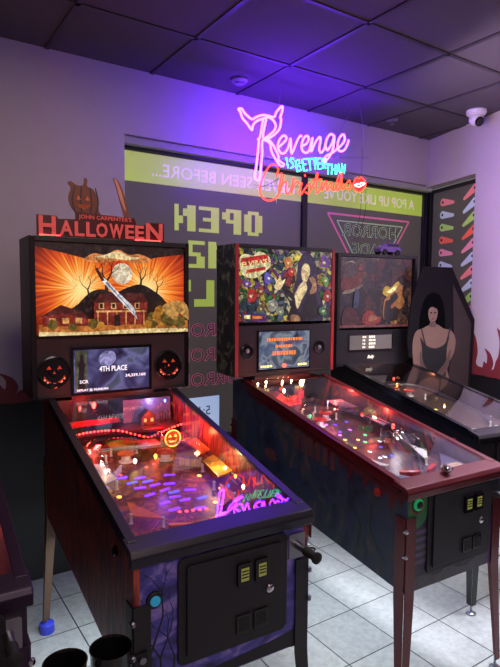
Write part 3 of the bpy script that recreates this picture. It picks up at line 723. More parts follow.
# front art: bare trees
TREEM = mat('black tree silhouette print', rgb(10, 9, 14), .5)
b = MB()
def tree(mb, x, z, h, w, y, lean=0, depth=4, yy=None):
    def br(x0, z0, a, ln, wd, k):
        x1, z1 = x0 + math.sin(a) * ln, z0 + math.cos(a) * ln
        if not (.008 < x1 < .6 and z1 < .87) or .13 < x1 < .52: return
        nx, nz = math.cos(a) * wd / 2, -math.sin(a) * wd / 2
        K[0] += 1; y0 = y - .00002 * (K[0] % 40)
        mb.prism([(x0 - nx, z0 - nz), (x0 + nx, z0 + nz), (x1 + nx * .6, z1 + nz * .6), (x1 - nx * .6, z1 - nz * .6)], y0 - .0004, y0, TREEM)
        if k: 
            for s in (-1, 1): br(x1, z1, a + s * random.uniform(.25, .6), ln * random.uniform(.6, .8), wd * .62, k - 1)
    br(x, z, lean, h, w, depth)
for x, h, w, l_ in ((.045, .14, .012, .03), (.085, .12, .008, -.05), (.115, .11, .007, .08)): tree(b, x, .468, h, w, -.0002, l_)
for x in (.05, .09, .56): b.prism(sp2([(x - .03, .468), (x - .022, .50), (x - .01, .52), (x, .56), (x + .012, .52), (x + .02, .50), (x + .03, .468)], 3), -.0016, -.0012, TREEM)
b.prism([(.005, .468), (.005, .50), (.10, .492), (.3, .50), (.45, .51), (.6, .53), (.6, .468)], -.0012, -.0008, TREEM)
b.build('tree_print', RA_)

# playfield A
P = PF(RA_, SA, .83, .13, A_PF)
for x, y in ((.178, .645), (.243, .619), (.275, .541), (.295, .489), (.309, .424), (.229, .473), (.257, .396), (.334, .389), (.359, .315), (.214, .539), (.384, .453), (.33, .53), (.36, .60), (.27, .34)): P.insert(x, y, .012, VIOLET, 'bar', random.uniform(-.3, .3))
for x, y in ((.20, .59), (.26, .58), (.32, .46), (.40, .38)): P.insert(x, y, .012, BLUEI, 'bar', .1)
for x, y in ((.281, .317), (.305, .312), (.329, .309), (.353, .302), (.377, .300), (.132, .76), (.15, .735), (.171, .70), (.18, .67), (.30, .70), (.34, .72)): P.insert(x, y, .007, REDI)
for x, y in ((.43, .33), (.50, .42), (.47, .55), (.12, .50)): P.insert(x, y, .009, ORANGE)
P.flipper(.205, .205, -.45, mat('orange flipper', rgb(220, 110, 40), .4)); P.flipper(.395, .205, PI + .45, mat('orange flipper', rgb(220, 110, 40), .4))
AP = mat('dark apron with line print', rgb(44, 26, 40), .45, var=.2, scale=80)
b = MB(); b.prism([(.03, .03), (.57, .03), (.57, .16), (.40, .13), (.33, .09), (.27, .09), (.20, .13), (.03, .16)], 0, .004, AP, 'z')
for k in range(6): b.box(.06, .20, .04 + .014 * k, .044 + .014 * k, .004, .0046, mat('copper apron lines', rgb(110, 64, 60), .4))
b.v = [(x, y, P.z(y) + .03 + z) for x, y, z in b.v]; b.build('apron', P.o)
PLO = mat('orange art plastic', rgb(200, 96, 36), .3, var=.4, scale=40); PLW = mat('white art plastic', rgb(210, 200, 200), .3, var=.25, scale=40); PLR = mat('red art plastic', rgb(170, 28, 26), .3, var=.35, scale=40); PLD = mat('dark art plastic', rgb(40, 26, 34), .3, var=.4, scale=30); PLG = mat('gold art plastic', rgb(196, 150, 60), .3, var=.3, scale=30); PLL = mat('lime art plastic', rgb(150, 160, 50), .3, var=.3, scale=30)
P.plastic([(.10, .30), (.19, .24), (.185, .265), (.115, .40)], .03, PLO, name='slingshot'); P.plastic([(.50, .30), (.41, .24), (.415, .265), (.485, .40)], .03, PLO, name='slingshot')
for poly, h, m in (([(.05, .52), (.13, .56), (.12, .70), (.05, .72)], .04, PLW), ([(.03, .40), (.08, .45), (.07, .58), (.03, .60)], .05, PLG), ([(.49, .42), (.57, .45), (.57, .62), (.50, .58)], .045, PLG), ([(.52, .63), (.575, .66), (.575, .80), (.51, .78)], .05, PLO),
                   ([(.05, .80), (.16, .80), (.18, .93), (.05, .95)], .025, PLD), ([(.20, .86), (.30, .84), (.31, .94), (.20, .95)], .03, PLL), ([(.32, .80), (.42, .83), (.42, .90), (.33, .91)], .03, PLR), ([(.44, .88), (.57, .84), (.57, .94), (.45, .92)], .03, PLR)):
    P.plastic(poly, h, m)
# raised back level with the curved red strip
BK = mat('dark red upper deck', rgb(90, 20, 24), .45, var=.3); 
b = MB(); b.prism([(.03, .99), (.15, .985), (.25, .97), (.34, .96), (.40, .93), (.47, .95), (.58, .985), (.58, 1.10), (.03, 1.10)], 1.005, 1.015, BK, 'z'); b.build('upper_deck', P.o)
led = spline([(.05, .985, 1.012), (.12, .98, 1.024), (.20, .972, 1.026), (.27, .962, 1.020), (.33, .95, 1.000), (.39, .925, .985), (.45, .94, .992), (.52, .965, 1.002), (.58, .98, 1.010)], 10)
strip = MB().sweep(led, .003, PLR, 6).build('led_strip', P.o)
acc = 0; last = led[0]; n_ = 0
for p in led[1:]:
    acc += (p - last).length; last = p
    if acc > .0145:
        acc = 0; MB().lathe([(.0042, 0), (.0040, -.003), (.001, -.0045)], (p.x, p.y - .003, p.z + .002), REDLED, 'y', 8).build('led_dot', P.o)
P.plastic([(.07, 1.02), (.30, 1.03), (.30, 1.09), (.07, 1.09)], .08, PLR); 
HS = mat('small dark house model', rgb(60, 40, 40), .5, var=.2); WW = glow('lit house windows', rgb(255, 190, 110), 1.4); SNOW = mat('pale lit back wall print', rgb(100, 108, 160), .5, var=.5, scale=60)
b = MB(); b.box(.33, .57, 1.088, 1.094, 1.02, 1.13, SNOW); b.build('back_panel_print', P.o)
b = MB(); b.box(.40, .47, 1.03, 1.07, 1.016, 1.055, HS); b.prism([(.395, 1.055), (.475, 1.055), (.435, 1.085)], 1.025, 1.075, HS); b.box(.412, .424, 1.028, 1.03, 1.03, 1.045, WW); b.box(.445, .457, 1.028, 1.03, 1.03, 1.045, WW); b.build('house_model', P.o)
b = MB()
for q in range(5): b.cyl((.50 + .014 * q, 1.05, 1.015), (.50 + .014 * q, 1.05, 1.06 + .01 * (q % 2)), .003, .003, HS, 6)
b.build('fence_posts', P.o)
P.ramp([(.08, .55, .97), (.09, .70, .985), (.12, .82, 1.0), (.22, .88, 1.01), (.33, .86, 1.0)], CLEARP); P.ramp([(.52, .50, .95), (.50, .70, .98), (.46, .85, 1.0), (.38, .90, 1.0)], CLEARP)
P.rail([(.06, .45, .93), (.055, .60, .955), (.07, .78, .985), (.20, .80, .99), (.36, .77, .985), (.52, .78, .985)], STEEL); P.rail([(.555, .36, .91), (.56, .50, .93), (.555, .68, .96), (.53, .80, .98)], STEEL)
for x, y in ((.10, .31), (.19, .25), (.50, .31), (.41, .25), (.05, .52), (.13, .56), (.50, .58), (.52, .64), (.20, .86), (.31, .85), (.44, .88), (.16, .80), (.47, .42), (.09, .66)): P.post(x, y, .035, WHITEP)
for x, y, c in ((.30, .90, PLO), (.40, .74, PLR), (.24, .78, PLO)): P.bumper(x, y, c)
P.target(.10, .78, .5, PLR, 4); P.target(.44, .66, -.6, PLG, 4); P.target(.15, .64, .9, PLW, 3)
# jack o lantern disc
b = MB(); b.lathe([(.034, 0), (.036, .004), (.034, .008)], (0, 0, 0), PLO, 'y', 24)
for x_ in (-.013, .013): b.prism([(x_ - .008, .006), (x_ + .008, .006), (x_, .018)], -.002, 0, ORANGE)
b.prism([(-.020, -.006), (-.008, -.012), (.008, -.012), (.020, -.006), (.010, -.020), (-.010, -.020)], -.002, 0, ORANGE); b.sweep([(.036 * math.cos(2 * PI * i / 24), -.001, .036 * math.sin(2 * PI * i / 24)) for i in range(24)], .003, ORANGE, 6, True)
b.build('pumpkin_disc', P.o, tf=Matrix.Translation((.46, .80, 1.0)))
P.bulb(.255, .712, .02, WARM, .007); P.bulb(.12, 1.06, .145, REDLED, .006); P.bulb(.18, 1.05, .15, REDLED, .010); P.bulb(.53, 1.06, .14, glow('blue lamp', (.1, .2, 1, 1), 8), .006); P.bulb(.34, .70, .03, ORANGE, .008)
for x, y, h, m in ((.55, .478, .04, WARM), (.554, .40, .04, ORANGE), (.10, .60, .05, WARM), (.07, .48, .04, BLUEI), (.549, .33, .03, WARM), (.50, .36, .03, BLUEI)): P.bulb(x, y, h, m, .006)
for a in ((.18, 1.03, 1.11, (1, .04, .03), 1.8), (.45, .93, 1.05, (1, .05, .03), 2.2), (.10, .85, 1.03, (1, .06, .04), 1.0), (.12, .70, 1.0, (1, .55, .4), .30), (.30, .50, .96, (.25, .12, 1), .3), (.52, .50, .99, (1, .50, .2), .8), (.46, 1.07, 1.12, (.5, .5, 1), .25), (.55, .72, 1.03, (1, .12, .05), .9)):
    lamp(FA, *a)

# ================================================================== machine B: red trimmed, graveyard art
DARKRED_PANEL = mat('near black speaker panel', rgb(26, 20, 26), .45, var=.2)
SB = dict(frame=FB, W=.565, zb=.496, zt=.909, inc=.1865, yb=1.221, L=1.36, side=B_SIDE, front=B_FRONT, body=BLACK, trim=REDMET, leg=REDMET, WH=.70, zh0=1.172, zh1=1.915, hd=.22, bolts=1,
    head=B_HEAD, hframe=REDTRIM, panel=DARKRED_PANEL, gz0=1.468, speakers=[(.012, 1.315, .042), (.520, 1.318, .042)], door=(.140, .470, .572, .866), slots=(.338, .400), ring=GREENBTN, btn=BLACK, btnz=.842,
    label='pinball machine with dark red rails and legs and a busy multicoloured backglass')
RB, SPB, zgB = make_pin(SB)
yb = SB['yb']
def collage(name, es, scale, stops, dark=.05, edge=.03):
    m, n, l, b = new_mat(name); tc = n.new('ShaderNodeTexCoord')
    nz = n.new('ShaderNodeTexNoise'); nz.inputs['Scale'].default_value = 9; l.new(tc.outputs['Object'], nz.inputs['Vector'])
    ad = n.new('ShaderNodeVectorMath'); ad.operation = 'MULTIPLY_ADD'; ad.inputs[1].default_value = (.22, .22, .22); l.new(nz.outputs['Color'], ad.inputs[0]); l.new(tc.outputs['Object'], ad.inputs[2])
    vo = n.new('ShaderNodeTexVoronoi'); vo.inputs['Scale'].default_value = scale; l.new(ad.outputs[0], vo.inputs['Vector'])
    ve = n.new('ShaderNodeTexVoronoi'); ve.feature = 'DISTANCE_TO_EDGE'; ve.inputs['Scale'].default_value = scale; l.new(ad.outputs[0], ve.inputs['Vector'])
    sp = n.new('ShaderNodeSeparateColor'); l.new(vo.outputs['Color'], sp.inputs[0]); r = ramp(n, stops); r.color_ramp.interpolation = 'CONSTANT'; l.new(sp.outputs[0], r.inputs[0])
    er = ramp(n, [(edge * .4, (dark, dark, dark, 1)), (edge * 2.5, (1, 1, 1, 1))]); l.new(ve.outputs['Distance'], er.inputs[0])
    n2 = n.new('ShaderNodeTexNoise'); n2.inputs['Scale'].default_value = 45; n2.inputs['Detail'].default_value = 3; l.new(tc.outputs['Object'], n2.inputs['Vector']); r2 = ramp(n, [(.35, (.25, .25, .25, 1)), (.62, (1, 1, 1, 1))]); l.new(n2.outputs['Fac'], r2.inputs[0])
    mx = n.new('ShaderNodeMix'); mx.data_type = 'RGBA'; mx.blend_type = 'MULTIPLY'; mx.inputs['Factor'].default_value = 1; l.new(r.outputs[0], mx.inputs['A']); l.new(er.outputs[0], mx.inputs['B'])
    m2 = n.new('ShaderNodeMix'); m2.data_type = 'RGBA'; m2.blend_type = 'MULTIPLY'; m2.inputs['Factor'].default_value = 1; l.new(mx.outputs['Result'], m2.inputs['A']); l.new(r2.outputs[0], m2.inputs['B'])
    l.new(m2.outputs['Result'], b.inputs['Emission Color']); b.inputs['Emission Strength'].default_value = es
    b.inputs['Base Color'].default_value = (.01, .01, .01, 1); b.inputs['Roughness'].default_value = .25
    return m
CB = collage('backlit monster party collage print', 1.0, 24, [(0, rgb(30, 26, 36)), (.12, rgb(150, 140, 110)), (.24, rgb(96, 60, 120)), (.34, rgb(60, 110, 56)), (.44, rgb(200, 190, 140)), (.54, rgb(36, 60, 70)), (.62, rgb(170, 130, 60)), (.72, rgb(70, 90, 110)), (.82, rgb(150, 50, 40)), (.9, rgb(196, 176, 70))], edge=.04)
BX0, BX1, BZ0, BZ1 = -.045, .610, 1.478, 1.893
def bp(poly): return [(BX0 + min(1, max(0, u)) * (BX1 - BX0), BZ0 + min(1, max(0, v)) * (BZ1 - BZ0)) for u, v in poly]
bg = MB(); Yb = yb + .004; bg.box(BX0, BX1, Yb, Yb + .006, BZ0, BZ1, CB); K[0] = 0
A = lambda poly, m: art(bg, poly, m, Yb, bp)
BLK = em('black dress', 14, 12, 18, .6); SKIN = em('pale skin tone', 236, 204, 150, .9); SKIN2 = em('tan skin tone', 180, 130, 90, .8)
A(sp2([(.62, 0), (.60, .25), (.56, .42), (.60, .60), (.62, .84), (.68, .97), (.76, .95), (.82, .80), (.84, .55), (.88, .30), (.90, 0)], 4), em('dark violet hair', 40, 30, 62, .8))
A(sp2([(.66, .62), (.655, .74), (.69, .82), (.735, .80), (.75, .70), (.72, .58), (.69, .55)], 4), SKIN)
A(sp2([(.63, .50), (.58, .36), (.585, .22), (.62, .18), (.66, .30), (.72, .46), (.70, .56), (.67, .56)], 4), SKIN)
A(sp2([(.52, .10), (.58, .34), (.60, .22), (.64, .12), (.70, .30), (.74, .42), (.80, .46), (.84, .30), (.84, .04), (.52, .02)], 4), BLK)
A(sp2([(.56, .30), (.50, .38), (.44, .46), (.41, .56), (.43, .54), (.46, .58), (.50, .48), (.58, .36)], 3), BLK); A(sp2([(.36, .48), (.38, .54), (.36, .62), (.40, .58), (.42, .66), (.44, .57), (.48, .60), (.45, .50), (.41, .44)], 3), SKIN)
A(sp2([(.75, .40), (.78, .52), (.74, .60), (.78, .64), (.82, .56), (.82, .42)], 3), SKIN2)
A(sp2([(.55, 0), (.54, .08), (.59, .10), (.64, .06), (.64, 0)], 3), SKIN2)
LG = em('cream logo plate', 226, 214, 160, .9); LR = em('red logo', 196, 40, 28, .95)
A(sp2([(.02, .70), (.01, .86), (.06, .92), (.14, .90), (.20, .96), (.30, .90), (.32, .78), (.27, .70), (.16, .60), (.06, .62)], 4), LG)
A([(.03, .74), (.02, .86), (.10, .88), (.29, .93), (.30, .82), (.15, .78)], LR)
A([(.07, .65), (.08, .71), (.27, .76), (.27, .71)], LR)
TLG = em('logo letter cream', 246, 226, 150, 1.0)
p0 = bp([(.155, .795)])[0]; bg.text("ELVIRA'S", p0[0], p0[1] - .01, .038, Yb - .0003 * K[0] - .001, TLG, width=.165, bold=.02, slope=.16, depth=.0004)
p0 = bp([(.175, .685)])[0]; bg.text("HOUSE OF HORRORS", p0[0], p0[1] - .008, .017, Yb - .0003 * K[0] - .001, TLG, width=.125, slope=.16, depth=.0004)
for cx, cz, r, c in ((.08, .52, .05, (110, 60, 150)), (.22, .42, .06, (150, 60, 40)), (.30, .60, .06, (90, 80, 170)), (.12, .36, .07, (176, 40, 34)), (.34, .24, .07, (150, 150, 140)), (.22, .18, .05, (110, 90, 60)), (.50, .82, .06, (206, 120, 40)), (.54, .70, .045, (190, 40, 30)), (.90, .84, .07, (110, 60, 150)), (.92, .58, .06, (100, 150, 60)), (.95, .36, .06, (150, 30, 30)), (.42, .14, .05, (120, 130, 110)), (.90, .14, .06, (60, 110, 70)), (.60, .90, .04, (230, 200, 60))):
    ph = random.random() * 6
    A(sp2([(cx + r * .66 * (.75 + random.random() * .8) * math.cos(ph + 2 * PI * i / 8), cz + r * (.75 + random.random() * .9) * math.sin(ph + 2 * PI * i / 8)) for i in range(8)], 3), em('figure %d %d %d' % c, *c, .8))
    A([(cx - r * .3, cz), (cx - r * .1, cz + r * .3), (cx + r * .3, cz + r * .2), (cx + r * .1, cz - r * .4)], em('highlight cream', 230, 220, 170, .85))
A([(.03, .03), (.03, .12), (.26, .11), (.26, .02)], em('violet plate', 70, 30, 90, .8)); A([(.05, .05), (.05, .10), (.11, .10), (.11, .05)], TLG); A([(.13, .05), (.13, .09), (.23, .085), (.23, .05)], em('orange plate', 226, 120, 40, .9))
bg.build('backglass', RB)
# screen
SCRB = noise_screen('grey blue animated screen', [(.3, rgb(30, 40, 60)), (.45, rgb(96, 116, 150)), (.55, rgb(150, 160, 170)), (.62, rgb(90, 100, 120)), (.75, rgb(60, 70, 90))], .7, 11)
d = MB(); d.box(.078, .452, yb - .006, yb - .001, 1.196, 1.430, GLOSSB); d.box(.088, .442, yb - .0068, yb - .006, 1.206, 1.422, SCRB); do = d.build('score_display', SPB)
ORT = glow('orange screen text', rgb(240, 130, 50), .95)
b = do; YS = yb - .0072
def dashes(mb, x0, x1, z, h, y, m, seed):
    rnd = random.Random(seed); x = x0
    while x < x1 - .006:
        w = rnd.uniform(.007, .016); MB().prism(rrect(x, min(x + w, x1), z - h / 2 * rnd.uniform(.7, 1), z + h / 2, .002, 2), y - .0004, y, m).build('screen_glyph', mb); x += w + .005
dashes(b, .14, .39, 1.375, .020, YS, ORT, 1); dashes(b, .20, .32, 1.335, .018, YS, ORT, 2); dashes(b, .18, .345, 1.295, .026, YS, ORT, 3); dashes(b, .10, .18, 1.222, .012, YS, YELI, 4); dashes(b, .36, .43, 1.222, .012, YS, YELI, 5); MB().prism(disc(.262, 1.222, .012, 12, .016), YS - .0004, YS, REDI).build('screen_badge', do)
for cx in (.012, .520): MB().lathe([(.014, -.004), (.012, -.010), (.004, -.014)], (cx, yb, 1.3165), STEEL, 'y', 18).build('speaker_cone', SPB, smooth=True)
# side art shapes: pale ghostly house and green flames; red dripping border
RB_ART = mat('dark red drip print', rgb(76, 14, 22), .4, var=.2); GR = mat('dull green vine print', rgb(36, 54, 34), .4, var=.3); BLV = mat('night blue ghost print', rgb(36, 50, 84), .4, var=.3); PKG = mat('dim pink letter print', rgb(86, 52, 62), .4, var=.3)
b = MB(); zs = lambda y: zgB(y) - .04
top_ = [(y / 100, zs(y / 100) + .025) for y in (0, 60, 120)]
dr = []
for i in range(24):
    y = 1.2 - i * .05; dep = (.04 + .06 * ((i * 7) % 5) / 4) * (1.0 if y < .5 else .5); dr += [(y, zs(y) - .02), (y - .018, zs(y) - dep)]
b.prism(top_ + dr, -.0008, -.0002, RB_ART, 'x')
for k, (y0, a0, ln) in enumerate(((.10, .60, .30), (.16, .58, .26), (.22, .60, .22), (.30, .62, .20))):
    P_ = [(y0 + .04 * math.sin(t * 5 + k) + t * .14, a0 - .02 + t * ln, ) for t in [i / 10 for i in range(11)]]
    Q = [(a + .012 * (1 - i / 11), c_) for i, (a, c_) in enumerate(P_)]
    b.prism(P_ + Q[::-1], -.0012 - .0001 * k, -.0009 - .0001 * k, GR if k % 2 == 0 else BLV, 'x')
for i in range(6): b.prism([(.42 + i * .055, .86 + i * .006), (.455 + i * .055, .86 + i * .006), (.455 + i * .055, .94 + i * .008), (.42 + i * .055, .94 + i * .008)], -.0016, -.0012, PKG, 'x')
for i, (cy, cz, r) in enumerate(((.75, .74, .07), (.95, .80, .05), (.60, .70, .05), (.90, .66, .06))): b.prism([(cy + r * (1 + .3 * ((j * 5) % 3)) * math.cos(j * PI / 6), cz + r * .6 * math.sin(j * PI / 6)) for j in range(12)], -.0016, -.0012, PKG if i % 2 else BLV, 'x')
b.build('side_art_print', RB)
b = MB()
b.prism(sp2([(.012, .78), (.01, .86), (.04, .90), (.09, .90), (.115, .85), (.11, .78), (.07, .75), (.03, .75)], 4), -.0008, -.0002, mat('eye green print', rgb(40, 100, 60), .4, var=.3)); b.prism(disc(.06, .842, .040, 20), -.0012, -.0008, mat('dark orange ring print', rgb(110, 60, 36), .4, var=.2)); b.prism(disc(.06, .842, .033, 20), -.0016, -.0012, mat('dark ring print', rgb(20, 16, 20), .4))
for i in range(5): b.prism(rrect(.055, .125, .60 + .03 * i, .616 + .03 * i, .006, 3), -.0008, -.0002, mat('violet rib print', rgb(80, 66, 96), .4, var=.2))
x_ = .01
for i in range(22): b.prism([(x_, .895), (x_ + .024, .895), (x_ + .012 * (1 + .3 * (i % 2)), .872 - .008 * (i % 3))], -.0020, -.0002, BLACK); x_ += .025
b.prism(sp2([(.02, .50), (.03, .545), (.10, .55), (.18, .53), (.24, .55), (.34, .525), (.44, .55), (.54, .53), (.55, .50)], 3), -.0008, -.0002, mat('green purple haze print', rgb(60, 60, 66), .4, var=.5, scale=30))
for i in range(3): b.prism(sp2([(.48 + .02 * i, .51), (.50 + .015 * i, .62), (.52, .75), (.53, .75), (.515 + .015 * i, .62), (.50 + .02 * i, .51)], 3), -.0012, -.0008, mat('violet strand print', rgb(70, 46, 92), .4))
b.build('front_art_print', RB)
KNB = MB(); KNB.lathe([(.012, 0), (.020, .008), (.022, .018), (.016, .028), (.004, .032)], (.25, .025, SB['zt'] + .020), CHROME, 'z', 20); KNB.cyl((.235, .012, SB['zt'] + .036), (.233, .006, SB['zt'] + .040), .004, .004, GLOSSB, 8); KNB.cyl((.262, .012, SB['zt'] + .036), (.264, .006, SB['zt'] + .040), .004, .004, GLOSSB, 8)
KNB.build('lockbar_button', RB, smooth=True)
# playfield B
P = PF(RB, SB, .84, .12, B_PF)
ins = [(.2, .771, MAGI), (.168, .666, YELI), (.242, .639, YELI), (.336, .832, VIOLET), (.391, .657, GREENI), (.46, .74, REDI), (.364, .743, MAGI), (.292, .738, VIOLET), (.306, .615, YELI), (.254, .473, WHITEI), (.321, .581, GREENI), (.249, .4, WHITEI), (.28, .4, WHITEI), (.322, .397, BLUEI), (.218, .539, YELI), (.179, .566, YELI), (.15, .72, ORANGE), (.26, .70, MAGI), (.21, .60, ORANGE), (.35, .50, BLUEI), (.14, .62, REDI), (.40, .56, WHITEI), (.43, .85, BLUEI), (.29, .85, MAGI)]
for i, (x, y, m) in enumerate(ins): P.insert(x, y, .009, m, 'arrow' if i % 3 == 0 else 'disc', .3)
P.flipper(.185, .20, -.45, mat('red flipper', rgb(180, 40, 40), .4)); P.flipper(.375, .20, PI + .45, mat('red flipper', rgb(180, 40, 40), .4))
CARD = mat('tan instruction card', rgb(190, 150, 120), .5, var=.15, scale=60); APB = mat('violet grey apron', rgb(70, 64, 92), .4, var=.2)
b = MB(); b.prism([(.03, .03), (.53, .03), (.53, .30), (.40, .17), (.33, .09), (.24, .09), (.16, .17), (.03, .30)], 0, .004, APB, 'z'); b.v = [(x, y, P.z(y) + .025 + z) for x, y, z in b.v]; ao = b.build('apron', P.o)
b = MB(); b.prism(rrect(.385, .505, .095, .175, .012), .0, .002, CARD, 'z')
for k in range(4): b.box(.40, .49, .112 + .014 * k, .116 + .014 * k, .002, .0024, mat('brown card lines', rgb(110, 60, 40), .5))
b.v = [(x, y, P.z(y) + .030 + z) for x, y, z in b.v]; b.build('instruction_card', P.o)
PLS = mat('smoky art plastic', rgb(110, 100, 120), .3, var=.4, scale=40); PLGN = mat('green art plastic', rgb(70, 130, 70), .3, var=.4, scale=40)
P.plastic([(.09, .32), (.17, .25), (.165, .28), (.105, .42)], .03, PLW, name='slingshot'); P.plastic([(.47, .32), (.39, .25), (.395, .28), (.455, .42)], .03, PLW, name='slingshot')
for poly, h, m in (([(.03, .85), (.12, .87), (.11, 1.0), (.03, 1.02)], .05, PLW), ([(.14, 1.0), (.24, 1.0), (.24, 1.12), (.14, 1.12)], .07, PLR), ([(.26, 1.05), (.36, 1.03), (.36, 1.14), (.26, 1.14)], .06, PLD), ([(.46, .60), (.53, .62), (.53, .78), (.47, .76)], .06, PLS), ([(.40, .88), (.52, .86), (.52, 1.0), (.42, 1.02)], .07, PLS), ([(.03, .45), (.08, .50), (.07, .66), (.03, .68)], .04, PLGN), ([(.10, 1.13), (.2, 1.13), (.2, 1.2), (.1, 1.2)], .09, PLR)):
    P.plastic(poly, h, m)
RBK = mat('red block model', rgb(190, 24, 26), .35, var=.2)
for x0, x1, y0, y1, h in ((.10, .17, 1.06, 1.12, .10), (.20, .25, 1.02, 1.07, .09), (.30, .34, 1.12, 1.16, .10)):
    b = MB().box(x0, x1, y0, y1, P.z(y0), P.z(y0) + h, RBK); b.prism([(x0 - .004, P.z(y0) + h), (x1 + .004, P.z(y0) + h), ((x0 + x1) / 2, P.z(y0) + h + .025)], y0, y1, PLR)
    b.build('haunted_house_model', P.o, bev=.002)
for x, y in ((.09, .33), (.16, .26), (.47, .33), (.40, .26), (.03, .86), (.12, .88), (.11, .99), (.24, 1.0), (.36, 1.04), (.47, .62), (.53, .77), (.42, 1.0), (.40, .90), (.22, .92), (.28, .95), (.33, .92), (.08, .50), (.15, .84), (.19, .88)): P.post(x, y, .04, WHITEP if (x * 100) % 2 < 1 else STEEL)
P.rail([(.50, .40, .96), (.50, .55, .975), (.48, .72, 1.0), (.42, .86, 1.01), (.30, .90, 1.01)], CHROME, r=.003); P.rail([(.40, .42, .95), (.44, .50, .965), (.48, .46, .965), (.47, .38, .95)], CHROME, r=.003, closed=False)
P.ramp([(.08, .70, .97), (.09, .85, .99), (.18, .95, 1.02), (.34, .94, 1.03), (.44, .80, 1.02), (.45, .65, 1.0)], CLEARP); P.ramp([(.36, .45, .93), (.42, .52, .94), (.46, .48, .945), (.45, .40, .93)], mat('polished metal ramp', rgb(210, 210, 215), .12, metal=1))
P.bumper(.24, .84, PLR); P.bumper(.34, .92, PLR); P.bumper(.16, .93, PLGN)
P.target(.12, .76, .8, WHITEP, 4); P.target(.40, .70, -.5, PLGN, 3); P.target(.42, .36, .3, CHROME, 3)
for x, y, h, m, r in ((.03, 1.13, .16, WARM, .005), (.09, 1.14, .16, WARM, .006), (.20, 1.14, .155, WARM, .006), (.27, 1.15, .155, WARM, .005), (.35, 1.14, .15, WARM, .005), (.32, 1.12, .135, WARM, .013), (.15, 1.05, .13, WARM, .008), (.50, .80, .04, REDLED, .009), (.50, .57, .05, REDLED, .009), (.22, .90, .03, GREENI, .007), (.13, .98, .05, WARM, .006)): P.bulb(x, y, h, m, r)
for a in ((.15, 1.0, 1.09, (1, .10, .06), 2.2), (.48, 1.0, 1.08, (1, .08, .05), 2.4), (.50, .70, 1.02, (1, .08, .04), 1.8), (.33, 1.12, 1.12, (1, .65, .4), .5), (.25, .75, .99, (.8, .5, .8), .7), (.42, .45, .97, (.9, .8, .9), .7), (.30, .25, .94, (.5, .4, .7), .3)): lamp(FB, *a)

# ================================================================== machine C: dark, behind on the right
SCc = dict(frame=FC, W=.565, zb=.52, zt=.93, inc=.175, yb=1.172, L=1.33, side=C_SIDE, front=C_SIDE, body=BLACK, trim=GLOSSB, leg=GLOSSB, WH=.70, zh0=1.135, zh1=1.918, hd=.22,
    head=BLACK, hframe=BLACK, panel=BLACK, gz0=1.395, speakers=[], ring=BLACK, btn=REDI, label='dark older pinball machine with brown comic backglass, farthest right in the row')
RC, SPC, zgC = make_pin(SCc)
yb = SCc['yb']
CC = collage('backlit brown haunted room print', .42, 12, [(0, rgb(50, 36, 40)), (.2, rgb(110, 76, 70)), (.4, rgb(80, 60, 66)), (.55, rgb(140, 96, 80)), (.7, rgb(66, 50, 60)), (.85, rgb(120, 60, 56))], dark=.3, edge=.03)
CX0, CX1, CZ0, CZ1 = -.045, .585, 1.405, 1.893
def cp(poly): return [(CX0 + min(1, max(0, u)) * (CX1 - CX0), CZ0 + min(1, max(0, v)) * (CZ1 - CZ0)) for u, v in poly]
bg = MB(); Yc = yb + .004; bg.box(CX0, CX1, Yc, Yc + .006, CZ0, CZ1, CC); K[0] = 0
A = lambda poly, m: art(bg, poly, m, Yc, cp)
for u in (.02, .48, .70):
    A([(u, .55), (u, .95), (u + .012, .95), (u + .012, .55)], em('dim wall line', 60, 44, 50, .5)); A([(u, .55), (u + .20, .55), (u + .20, .565), (u, .565)], em('dim wall line', 60, 44, 50, .5))
A(sp2([(.02, .55), (.04, .70), (.18, .72), (.26, .80), (.32, .74), (.28, .62), (.22, .54), (.10, .50)], 3), em('dull red lettering shape', 130, 50, 44, .5)); A(sp2([(.04, .48), (.06, .52), (.20, .56), (.30, .62), (.29, .58), (.16, .50)], 3), em('cream curl', 170, 150, 130, .5)); A(sp2([(.05, .90), (.15, .95), (.20, .91), (.14, .93)], 3), em('cream curl', 170, 150, 130, .5))
A(disc(.27, .86, .05, 14, .035), em('dim red head', 140, 60, 46, .55)); A(disc(.27, .68, .03, 12, .025), em('dim orange head', 170, 96, 50, .55))
A(sp2([(.58, .50), (.62, .60), (.70, .58), (.78, .66), (.84, .66), (.82, .56), (.72, .50), (.66, .44)], 3), em('yellow window glow', 230, 180, 60, .7)); A(sp2([(.64, .50), (.70, .56), (.78, .60), (.74, .52)], 3), em('bright window glow', 255, 240, 170, 1.1))
A(sp2([(.60, .12), (.60, .36), (.66, .46), (.76, .52), (.82, .66), (.88, .64), (.86, .48), (.90, .38), (.84, .26), (.76, .30), (.72, .22), (.80, .06), (.72, .04), (.68, .14)], 4), em('warm skin tone', 190, 120, 66, .6))
A(sp2([(.62, .10), (.62, .36), (.68, .40), (.70, .46), (.78, .50), (.80, .42), (.74, .36), (.70, .28), (.80, .24), (.78, .10)], 4), em('black costume', 22, 16, 20, .5)); A(sp2([(.82, .64), (.80, .70), (.86, .74), (.90, .66), (.90, .50), (.88, .60)], 3), em('dark hair', 40, 22, 22, .5))
